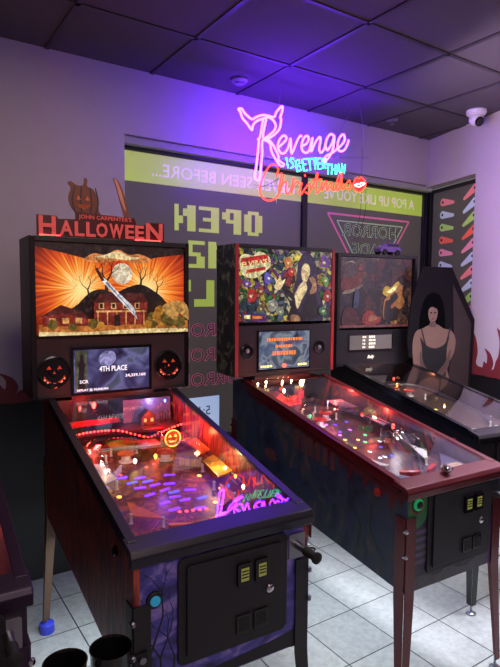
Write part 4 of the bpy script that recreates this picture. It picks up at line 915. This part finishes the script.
A(sp2([(.30, .08), (.34, .22), (.44, .24), (.50, .16), (.56, .14), (.54, .06), (.40, .02)], 4), em('dull red figure', 160, 56, 50, .6)); A(sp2([(.38, .12), (.44, .18), (.52, .13), (.44, .08)], 3), em('tan figure', 180, 110, 80, .6)); A(sp2([(.04, .04), (.06, .26), (.14, .30), (.24, .20), (.24, .04)], 4), em('dark maroon chair', 90, 40, 44, .5)); A([(0, 0), (0, .035), (1, .035), (1, 0)], em('dim pink floor', 150, 80, 84, .5)); A(sp2([(.18, .30), (.20, .54), (.26, .50), (.24, .30)], 3), em('dim blue figure', 64, 70, 110, .5))
bg.build('backglass', RC)
GREYD = mat('grey lit score glass', rgb(92, 86, 84), .3, em=rgb(96, 88, 84), es=.55, var=.1)
d = MB(); d.box(.03, .42, yb - .006, yb - .001, 1.235, 1.362, GLOSSB); d.box(.042, .408, yb - .0068, yb - .006, 1.250, 1.350, GREYD); do = d.build('score_display', SPC)
DG = glow('white score digits', rgb(250, 235, 215), 1.2); b = do
for r in range(4): dashes(b, .205, .262, 1.266 + .024 * r, .017, yb - .0072, DG, 20 + r)
for r in range(4): dashes(b, .150, .180, 1.266 + .024 * r, .014, yb - .0072, DG, 30 + r)
MB().text('Bally', .225, 1.186, .032, yb - .002, DG, width=.062, shear=.4, bold=.01).build('maker_lettering', SPC)
P = PF(RC, SCc, .85, .12, C_PF)
for x, y, m in ((.39, 1.08, REDI), (.34, 1.0, ORANGE), (.31, .98, YELI), (.25, .80, ORANGE), (.2, .6, REDI), (.3, .6, YELI)): P.insert(x, y, .010, m)
P.bulb(.40, 1.12, .04, REDLED, .007); P.bulb(.345, 1.02, .03, glow('yellow lamp', (1, .7, .2, 1), 6), .007); P.bulb(.32, .99, .03, ORANGE, .007); P.bulb(.33, .56, .03, ORANGE, .006); P.bulb(.31, .54, .03, WARM, .004)
P.flipper(.185, .20, -.45, mat('cream flipper', rgb(200, 190, 170), .4)); P.flipper(.375, .20, PI + .45, mat('cream flipper', rgb(200, 190, 170), .4))
b = MB(); b.prism([(.03, .03), (.53, .03), (.53, .30), (.40, .17), (.33, .09), (.24, .09), (.16, .17), (.03, .30)], 0, .004, mat('brown apron', rgb(90, 70, 56), .4, var=.3), 'z'); b.v = [(x, y, P.z(y) + .025 + z) for x, y, z in b.v]; b.build('apron', P.o)
P.rail([(.46, .4, .93), (.47, .6, .96), (.46, .8, 1.0), (.40, .95, 1.02), (.25, 1.0, 1.02)], STEEL); P.plastic([(.10, .32), (.18, .25), (.17, .28), (.11, .42)], .03, PLD, name='slingshot'); P.plastic([(.47, .32), (.39, .25), (.395, .28), (.455, .42)], .03, PLD, name='slingshot')
for x, y in ((.10, .33), (.18, .26), (.47, .33), (.39, .26), (.2, .9), (.3, .95), (.4, .8)): P.post(x, y, .035, WHITEP)
P.bumper(.22, .90, PLR); P.bumper(.33, .88, PLR)
lamp(FC, .38, 1.05, 1.06, (1, .3, .12), .5); lamp(FC, .3, .6, 1.0, (1, .6, .4), .15)

# ================================================================== machine D: partly in frame at the left edge
SD = dict(frame=FD, W=.565, zb=.47, zt=.915, inc=.19, yb=1.12, L=1.30, side=D_SIDE, front=D_SIDE, body=BLACK, trim=mat('dark plum rail', rgb(34, 14, 42), .35, metal=.4), leg=mat('plum leg steel', rgb(44, 22, 52), .35, metal=.3), WH=.70, zh0=1.15, zh1=1.89, hd=.24, bolts=1,
    head=BLACK, hframe=BLACK, panel=BLACK, gz0=1.45, speakers=[], ring=BLACK, btn=REDI, plate=STEEL, label='dark purple pinball machine corner cut off by the left edge of the view')
RD, SPD, zgD = make_pin(SD)
P = PF(RD, SD, .84, .12, D_SIDE); P.flipper(.185, .20, -.45, WHITEP); P.flipper(.375, .20, PI + .45, WHITEP)
for x, y in ((.2, .4), (.3, .5), (.35, .7)): P.insert(x, y, .01, VIOLET)
MB().box(-.04, .60, SD['yb'] + .004, SD['yb'] + .010, 1.46, 1.87, em('dim violet backglass', 60, 30, 80, .4)).build('backglass', RD)

# ================================================================== neon sign
NP = glow('pink white neon tube', (.12, .010, 1, 1), 72); NG = glow('green neon tube', (.06, 1, .45, 1), 3.2); NR = glow('red orange neon tube', (1, .035, .02, 1), 5); NRF = mat('red lips acrylic', rgb(200, 20, 24), .4, em=(1, .04, .03, 1), es=.6)
SIGN = {
'purple':[[(1.983,2.7),(1.961,2.592),(1.946,2.575),(1.953,2.566),(1.937,2.421),(1.925,2.35),(1.934,2.335),(1.948,2.331),(1.96,2.342),(1.965,2.359),(1.974,2.449),(1.981,2.517),(1.978,2.502),(1.979,2.57),(2.008,2.587),(2.051,2.568),(2.101,2.503),(2.104,2.473),(2.145,2.455),(2.135,2.44),(2.113,2.444),(2.077,2.48),(2.049,2.519),(2.035,2.566),(1.995,2.579)],[(1.803,2.729),(1.826,2.735),(1.85,2.712),(1.898,2.688),(1.924,2.7),(1.965,2.721),(2.012,2.729),(2.065,2.729),(2.084,2.764),(2.118,2.8),(2.13,2.801),(2.129,2.78),(2.123,2.761),(2.112,2.735),(2.119,2.723),(2.111,2.671),(2.082,2.635),(2.04,2.602),(2.003,2.586)],[(1.803,2.729),(1.818,2.714),(1.833,2.682),(1.868,2.655),(1.901,2.624),(1.909,2.654),(1.939,2.684),(1.996,2.71),(2.024,2.72),(2.063,2.705),(2.079,2.671),(2.05,2.63),(1.984,2.591),(2.007,2.712)],[(2.103,2.553),(2.135,2.579),(2.162,2.609),(2.157,2.627),(2.135,2.626),(2.108,2.596),(2.097,2.556),(2.114,2.524),(2.142,2.519),(2.169,2.545),(2.188,2.587),(2.196,2.62),(2.203,2.537),(2.214,2.538),(2.252,2.618),(2.275,2.648),(2.286,2.645)],[(2.282,2.583),(2.327,2.608),(2.344,2.641),(2.332,2.657),(2.304,2.639),(2.287,2.593),(2.294,2.559),(2.323,2.549),(2.352,2.571),(2.376,2.655),(2.366,2.56),(2.398,2.623),(2.433,2.664),(2.445,2.652),(2.435,2.588),(2.453,2.568),(2.481,2.599),(2.492,2.637)],[(2.564,2.691),(2.536,2.701),(2.506,2.675),(2.488,2.627),(2.502,2.593),(2.52,2.605),(2.55,2.65),(2.565,2.694),(2.557,2.615),(2.527,2.556),(2.491,2.519),(2.479,2.531),(2.503,2.557),(2.552,2.582),(2.595,2.616),(2.632,2.644),(2.659,2.681),(2.653,2.712),(2.63,2.709),(2.603,2.672),(2.597,2.621),(2.62,2.601),(2.658,2.616),(2.683,2.652),(2.695,2.686)]],
'green':[[(2.157,2.491),(2.164,2.497),(2.18,2.434)],[(2.223,2.498),(2.201,2.499),(2.193,2.481),(2.218,2.467),(2.222,2.448),(2.2,2.436)],[(2.253,2.421),(2.238,2.489),(2.266,2.497),(2.273,2.476),(2.246,2.457),(2.276,2.459),(2.285,2.434),(2.253,2.421)],[(2.32,2.509),(2.292,2.501),(2.308,2.432),(2.337,2.44)],[(2.299,2.469),(2.324,2.476)],[(2.33,2.509),(2.371,2.518)],[(2.351,2.513),(2.364,2.442)],[(2.374,2.518),(2.414,2.526)],[(2.394,2.522),(2.404,2.453)],[(2.448,2.531),(2.418,2.524),(2.428,2.459),(2.459,2.466)],[(2.425,2.492),(2.449,2.498)],[(2.472,2.468),(2.46,2.533),(2.491,2.532),(2.491,2.507),(2.467,2.497),(2.496,2.471)],[(2.492,2.501),(2.541,2.501)],[(2.516,2.501),(2.516,2.435)],[(2.55,2.508),(2.547,2.439)],[(2.582,2.508),(2.58,2.443)],[(2.548,2.471),(2.581,2.473)],[(2.59,2.444),(2.608,2.514),(2.627,2.448)],[(2.599,2.471),(2.622,2.471)],[(2.637,2.454),(2.638,2.52),(2.663,2.46),(2.668,2.521)]],
'red':[[(2.086,2.37),(2.101,2.414),(2.078,2.441),(2.04,2.432),(2.003,2.385),(1.973,2.322),(1.963,2.27),(1.984,2.23),(2.032,2.216),(2.081,2.235),(2.113,2.277),(2.134,2.341),(2.141,2.385)],[(2.127,2.396),(2.107,2.268),(2.137,2.328),(2.164,2.344),(2.162,2.291),(2.174,2.271),(2.201,2.3),(2.223,2.377),(2.207,2.277),(2.229,2.334),(2.257,2.359),(2.269,2.343)],[(2.292,2.354),(2.273,2.294),(2.288,2.282),(2.308,2.307),(2.35,2.356),(2.361,2.35),(2.365,2.314),(2.344,2.292),(2.321,2.299)],[(2.365,2.314),(2.402,2.381),(2.422,2.433),(2.413,2.319),(2.428,2.307),(2.453,2.342),(2.462,2.379),(2.464,2.323),(2.487,2.371),(2.501,2.384),(2.507,2.327),(2.53,2.376),(2.545,2.384),(2.55,2.341),(2.569,2.335)],[(2.314,2.41),(2.32,2.397)],[(2.38,2.381),(2.459,2.397)],[(2.569,2.335),(2.612,2.387),(2.638,2.446),(2.623,2.453),(2.589,2.384),(2.588,2.347),(2.611,2.343),(2.632,2.389),(2.639,2.435),(2.641,2.357),(2.661,2.364),(2.704,2.416),(2.722,2.39),(2.714,2.36),(2.688,2.362)]],
'lips':[[(2.745,2.392),(2.767,2.433),(2.787,2.445),(2.803,2.439),(2.823,2.451),(2.855,2.433),(2.866,2.406),(2.843,2.374),(2.803,2.351),(2.763,2.364),(2.745,2.392)],[(2.755,2.389),(2.784,2.404),(2.802,2.4),(2.822,2.415),(2.852,2.412),(2.822,2.393),(2.793,2.383),(2.755,2.389)]],
}
SY = -.35; ox, oz = 2.35, 2.2
KS = 1.0
sg = thing('neon_sign', WL, 'purple, green and red neon sign with knife-shaped letter, hanging by the window', 'neon sign', ox * KS, SY, 1.657 + (oz - 1.657) * KS); sg.scale = (KS, KS, KS)
def stroke(pts, m, r, name, lab=None, dy=0, k=5):
    P3 = spline([(a - ox, dy, c_ - oz) for a, c_ in pts], k); o = MB().sweep(P3, r, m, 8).build(name, sg, smooth=True)
    if lab: o['label'] = lab
    return o
for s in SIGN['purple']: stroke(s, NP, .0064, 'neon_tube', 'pink white tube of the purple word', k=4)
for s in SIGN['green']: stroke(s, NG, .0046, 'neon_tube', 'green tube of a small capital', k=1)
for s in SIGN['red']:
    stroke(s, NR, .0050, 'neon_tube', 'red tube of the lower word', -.002, k=5)
stroke(SIGN['lips'][0], NR, .005, 'neon_tube', 'red lips outline tube'); stroke(SIGN['lips'][1], glow('white neon tube', (1, .75, .7, 1), 4), .0035, 'neon_tube', 'white lip line tube', -.006)
b = MB(); b.prism([(a - ox, c_ - oz) for a, c_ in sp2(SIGN['lips'][0][:-1], 3)], .003, .008, NRF); b.build('lips_panel', sg)
CLR = glass_mat('clear acrylic bar', (.93, .93, .95, 1), .6)
b = MB(); b.sweep([(1.95 - ox, .012, 2.47 - oz), (2.9 - ox, .012, 2.60 - oz)], .004, CLR, 6); b.sweep([(1.93 - ox, .012, 2.30 - oz), (2.9 - ox, .012, 2.38 - oz)], .004, CLR, 6); b.sweep([(2.1 - ox, .012, 2.2 - oz), (2.1 - ox, .012, 2.8 - oz)], .004, CLR, 6); b.sweep([(2.835 - ox, .012, 2.36 - oz), (2.835 - ox, .012, 2.66 - oz)], .004, CLR, 6); b.build('support_bar', sg)
WIRE = mat('thin grey cord', rgb(130, 120, 140), .5); DCORD = mat('dark power cord', rgb(30, 26, 36), .5)
zc = (ZC - 1.657) / KS + 1.657 - oz
for pts in ([(2.83 - ox, 0, 2.45 - oz), (2.842 - ox, .01, 2.65 - oz), (2.84 - ox, 0, 2.74 - oz), (2.81 - ox, 0, 2.86 - oz), (2.785 - ox, 0, zc)], [(2.10 - ox, 0, 2.76 - oz), (2.11 - ox, 0, 2.86 - oz), (2.12 - ox, 0, zc)]):
    MB().sweep(spline(pts, 4), .0016, WIRE, 6).build('hanging_wire', sg)
b = MB(); b.sweep(spline([(2.60 - ox, .0, 2.70 - oz), (2.66 - ox, .005, 2.80 - oz), (2.715 - ox, .005, 2.88 - oz), (2.735 - ox, 0, zc)], 5), .002, WIRE, 6); b.build('power_cord', sg)
b = MB(); b.sweep(spline([(1.957 - ox, .01, 2.29 - oz), (2.0 - ox, .01, 2.303 - oz), (2.055 - ox, .01, 2.327 - oz), (2.12 - ox, .01, 2.365 - oz)], 4), .002, DCORD, 6); b.sweep(spline([(2.835 - ox, .01, 2.36 - oz), (2.84 - ox, .02, 2.20 - oz), (2.845 - ox, .10, 1.95 - oz)], 4), .0016, DCORD, 6); b.sweep(spline([(2.88 - ox, .01, 2.37 - oz), (2.885 - ox, .02, 2.20 - oz), (2.87 - ox, .10, 1.95 - oz)], 4), .0016, DCORD, 6); b.build('power_cord', sg)

# ================================================================== smaller things
# coffin shaped standee behind the right machine
fr = rel(FC, 0, 0); cof = thing('coffin_standee', FC, 'black coffin-shaped cardboard standee with woman in black dress, beside the right machine', 'standee', .82, 1.09, 0)
CB_ = mat('dark coffin card print', rgb(20, 16, 20), .75, var=.3, scale=8, spec=.1); CBR = mat('dark maroon coffin lining print', rgb(40, 22, 24), .75, var=.4, scale=10); EDGE = mat('card edge', rgb(60, 50, 46), .7)
sh = lambda pts: [(x - .82, z) for x, z in pts]
prof = sh([(.606, 1.84), (.885, 1.84), (1.135, 1.45), (1.12, .90), (1.08, 0), (.655, 0), (.645, 1.0), (.635, 1.135), (.50, 1.19), (.478, 1.31), (.508, 1.57)])
b = MB(); b.prism(prof, -.006, .006, CB_); b.build('board', cof)
b = MB(); b.prism(sh([(.90, 1.72), (1.10, 1.42), (1.09, .9), (1.05, .1), (.86, .1), (.88, 1.0), (.93, 1.3)]), -.0066, -.006, CBR); b.build('lining_print', cof)
b = MB(); b.prism(sh([(.75, 1.2), (.89, 1.2), (.89, 0), (.75, 0)]), .012, .018, EDGE); b.prism([(.006, .02), (.012, 1.2), (.02, 1.2), (.16, .0)], -.004, .004, EDGE, 'x'); b.build('easel_back', cof)
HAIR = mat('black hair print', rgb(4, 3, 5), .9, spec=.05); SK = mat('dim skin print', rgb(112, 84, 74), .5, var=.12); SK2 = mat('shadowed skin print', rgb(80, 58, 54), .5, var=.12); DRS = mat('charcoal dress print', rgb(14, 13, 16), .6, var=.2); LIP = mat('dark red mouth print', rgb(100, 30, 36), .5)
b = MB(); fy = [-.0068]
def FG(pts, m, k=4):
    fy[0] -= .0003; b.prism(sp2(sh(pts), k), fy[0] - .0002, fy[0], m)
FG([(.64, 1.62), (.60, 1.53), (.585, 1.42), (.60, 1.34), (.66, 1.36), (.76, 1.36), (.83, 1.34), (.835, 1.44), (.82, 1.54), (.785, 1.62), (.715, 1.655)], HAIR)
FG([(.62, 1.395), (.555, 1.37), (.53, 1.28), (.545, 1.14), (.60, 1.05), (.62, 1.0), (.88, .98), (.87, 1.10), (.93, 1.20), (.945, 1.30), (.90, 1.37), (.82, 1.39), (.76, 1.42), (.69, 1.42)], SK)
FG([(.60, 1.33), (.62, 1.24), (.62, 1.12), (.66, .98), (.84, .98), (.86, 1.12), (.86, 1.24), (.88, 1.33), (.83, 1.27), (.745, 1.245), (.66, 1.27)], DRS)
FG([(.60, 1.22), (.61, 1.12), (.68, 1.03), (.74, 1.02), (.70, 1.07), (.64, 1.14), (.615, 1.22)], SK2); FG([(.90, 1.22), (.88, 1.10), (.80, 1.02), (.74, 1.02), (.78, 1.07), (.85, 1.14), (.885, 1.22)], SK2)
for x0_, x1_ in ((.60, .645), (.88, .845)): b.prism(sh([(x0_, 1.395), (x0_ + .012, 1.395), (x1_ + .012, 1.27), (x1_, 1.27)]), fy[0] - .0006, fy[0], DRS)
FG([(.676, 1.54), (.667, 1.50), (.680, 1.455), (.712, 1.43), (.744, 1.455), (.757, 1.50), (.748, 1.54), (.712, 1.56)], SK)
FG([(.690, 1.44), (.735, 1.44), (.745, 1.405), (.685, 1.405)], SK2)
FG([(.66, 1.585), (.665, 1.535), (.70, 1.55), (.745, 1.535), (.765, 1.52), (.765, 1.59), (.715, 1.61)], HAIR)
for x_ in (.694, .730): FG([(x_ - .011, 1.507), (x_, 1.513), (x_ + .011, 1.507), (x_, 1.502)], HAIR, 3)
FG([(.698, 1.463), (.712, 1.468), (.726, 1.463), (.712, 1.455)], LIP, 3)
b.build('figure_print', cof)

# little purple car on the right machine's backbox
car = thing('toy_car', FC, 'small purple toy car on top of the right machine', 'toy car', .41, 1.24, 1.918, .10)
CP = mat('purple toy car paint', rgb(96, 66, 140), .25, var=.1, coat=.5); CK = mat('dark toy car glass', rgb(26, 22, 34), .2)
b = MB(); b.prism([(-.10, .022), (-.10, .050), (-.092, .058), (-.055, .062), (.085, .062), (.10, .050), (.10, .022)], -.038, .038, CP); b.build('car_body', car, bev=.004)
b = MB(); b.prism([(-.052, .062), (-.028, .090), (.060, .092), (.086, .062)], -.033, .033, CP); b.build('car_roof', car, bev=.004)
b = MB(); b.box(-.035, .072, -.0345, .0345, .066, .084, CK); b.build('car_window', car)
for x_ in (-.062, .062):
    for y_ in (-.036, .036): MB().lathe([(.021, -.008), (.022, 0), (.021, .008)], (x_, y_, .022), RUBBER, 'y', 16).build('car_wheel', car, smooth=True)
b = MB(); b.box(-.104, -.100, -.03, .03, .028, .044, CHROME).box(.100, .104, -.03, .03, .028, .044, CHROME); b.build('car_bumper', car)

# security camera dome
cam_ = thing('security_camera', WL, 'white dome security camera on ceiling by the right wall', 'security camera', 3.60, -.70, ZC)
WPL = mat('white camera plastic', rgb(200, 196, 204), .35); LENS = mat('black camera lens', rgb(12, 12, 16), .1)
MB().lathe([(.070, 0), (.072, -.012), (.064, -.030), (.050, -.038)], (0, 0, 0), WPL, 'z', 28).build('camera_base', cam_, smooth=True)
bl = MB().lathe([(.012, -.105)[::1], (.034, -.096), (.050, -.070), (.050, -.055), (.044, -.036)][::-1], (0, 0, 0), WPL, 'z', 28).build('camera_ball', cam_, smooth=True)
v = Vector((-.30, -.85, -.42)).normalized()
MB().lathe([(.034, .0), (.034, .006), (.028, .010), (.010, .012)], (0, 0, 0), LENS, 'z', 24).build('camera_lens', bl, smooth=True, tf=Matrix.Translation(Vector((0, 0, -.068)) + v * .042) @ Vector((0, 0, 1)).rotation_difference(v).to_matrix().to_4x4())
# ceiling sensor disc
DSC = mat('dim ceiling sensor plastic', rgb(120, 112, 130), .5)
sn = thing('smoke_detector', WL, 'round ceiling smoke detector glowing violet above the neon sign', 'smoke detector', 1.885, -.235, ZC)
MB().lathe([(.050, 0), (.052, -.014), (.040, -.026)], (0, 0, 0), DSC, 'z', 24).build('detector_base', sn, smooth=True); MB().lathe([(.030, -.026), (.028, -.034), (.006, -.037)], (0, 0, 0), DSC, 'z', 20).build('detector_cap', sn, smooth=True)
sn = thing('sprinkler_head', WL, 'small ceiling sprinkler plate near the far corner', 'sprinkler', 3.27, -.21, ZC)
MB().lathe([(.045, 0), (.045, -.005), (.030, -.010)], (0, 0, 0), DSC, 'z', 20).build('sprinkler_plate', sn, smooth=True); MB().lathe([(.008, -.010), (.008, -.030), (.016, -.032), (.016, -.035)], (0, 0, 0), STEEL, 'z', 12).build('sprinkler_nozzle', sn, smooth=True)

# cup holders clipped to front legs
def cup(x, lab, side):
    t = thing('cup_holder', FA, lab, 'cup holder', x, -.005, .555, group='cup holders between the machines')
    b = MB(); b.lathe([(.040, 0), (.050, .006), (.056, .115), (.058, .120), (.054, .120), (.050, .110), (.044, .012), (.002, .010)], (0, 0, 0), GLOSSB, 'z', 32); b.build('cup', t, smooth=True)
    b = MB(); s = side; b.box(min(s * .05, s * .105), max(s * .05, s * .105), -.008, .008, .055, .075, RUBBER); b.lathe([(.010, 0), (.012, .012), (.008, .020)], (s * .088, -.016, .056), STEEL, 'y', 12); b.build('clamp', t)
cup(-.190, 'black cup holder hanging nearest the purple machine at the left edge', -1); cup(-.068, 'black cup holder clipped to front left leg of the horror topper machine', 1)

# floor cord and adapter between the machines
c_ = MB(); c_.sweep(spline([(2.00, -.50, .006), (2.08, -.56, .006), (2.18, -.60, .006), (2.26, -.585, .006), (2.25, -.55, .006), (2.16, -.53, .006), (2.08, -.44, .006), (2.05, -.25, .006)], 6), .005, RUBBER, 8)
cord = thing('power_cord', WL, 'dark power cord with small adapter on the floor between machines', 'power cord', 2.2, -.5, 0)
c_.v = [(x - 2.2, y + .5, z) for x, y, z in c_.v]; c_.build('cord', cord, smooth=True); MB().box(-.035, .025, -.025, .02, 0, .028, GLOSSB).build('adapter', cord, bev=.003)
# blue sleeve on the rear left leg
for o in list(RA_.children):
    if o.name.split('.')[0] == 'leg' and min(v_.co.x for v_ in o.data.vertices) < .05 and min(v_.co.y for v_ in o.data.vertices) > 1.0:
        MB().lathe([(.034, 0), (.036, .004), (.034, .045), (.030, .048)], (-.006, 1.252, 0), BLUEF, 'z', 18).build('leg_foot_cup', o, smooth=True)
        o.data.materials.clear(); o.data.materials.append(mat('bronze leg steel', rgb(96, 74, 60), .4, metal=.5))

# ================================================================== light
def area(name, frame, x, y, z, sx, sy, col, w, rx=0, ry=0, rz=0, spread=180):
    l = bpy.data.lights.new(name, 'AREA'); l.shape = 'RECTANGLE'; l.size = sx; l.size_y = sy; l.color = col; l.energy = w; l.spread = math.radians(spread)
    o = bpy.data.objects.new(name, l); COL.objects.link(o); place(o, frame, x, y, z); o.rotation_euler = (math.radians(rx), math.radians(ry), frame[2] + math.radians(rz)); return o
area('street_light', WL, 2.6, 2.2, 2.6, 3.2, 1.5, (.95, .95, .88), 260, rx=-80)
area('street_light', rel(RW, 0, 0), .3, 1.6, 2.2, 1.5, 1.5, (.9, .95, 1), 60, rx=-85)
area('room_light', WL, 3.0, -1.7, ZC - .03, .6, .6, (.88, .93, 1), 50, spread=90)
area('room_light', WL, .6, -4.2, ZC - .03, 1.4, 1.2, (1, .78, .76), 45)
area('room_light', WL, .95, -1.45, ZC - .03, .9, .4, (1, .80, .62), 17)
area('room_light', RW, 1.7, -1.3, 2.35, .9, .5, (.92, .68, 1), 26, rx=80, spread=150)
area('added_neon_fill', WL, 2.35, -.36, 2.70, 1.1, .12, (.11, .0, 1), 4.5, rx=180, spread=150)  # added unseen panel aimed up, strengthens the sign's violet on the ceiling
lamp(FD, .46, .75, 1.0, (1, .08, .06), 6)
area('underglow', FB, .28, .62, .47, .30, .9, (.76, .90, 1), 6.5)
area('underglow', FA, .10, .70, .47, .36, .9, (.80, .92, 1), 8)
area('underglow', FC, .28, .62, .50, .30, .9, (.90, .92, 1), 4)
w = bpy.data.worlds.new('night'); SC.world = w; w.use_nodes = True
w.node_tree.nodes['Background'].inputs[0].default_value = (.01, .012, .03, 1); w.node_tree.nodes['Background'].inputs[1].default_value = .6

# ================================================================== camera
cd = bpy.data.cameras.new('camera'); cd.sensor_width = 36; cd.sensor_fit = 'AUTO'; cd.lens = 553.13 / 667 * 36; cd.clip_start = .02
co = bpy.data.objects.new('camera', cd); COL.objects.link(co)
M = Matrix.Translation((0, 0, 1.657)) @ Matrix.Rotation(PI / 2 - .0775, 4, 'X') @ Matrix.Rotation(.0085, 4, 'Z')
co.matrix_world = M; SC.camera = co
SC.view_settings.view_transform = 'Standard'; SC.view_settings.look = 'None'; SC.view_settings.gamma = 1; SC.view_settings.exposure = 0; SC.view_settings.use_curve_mapping = False
SC.cycles.use_denoising = True
SC.cycles.max_bounces = 8; SC.cycles.transparent_max_bounces = 16; SC.cycles.sample_clamp_indirect = 3.0
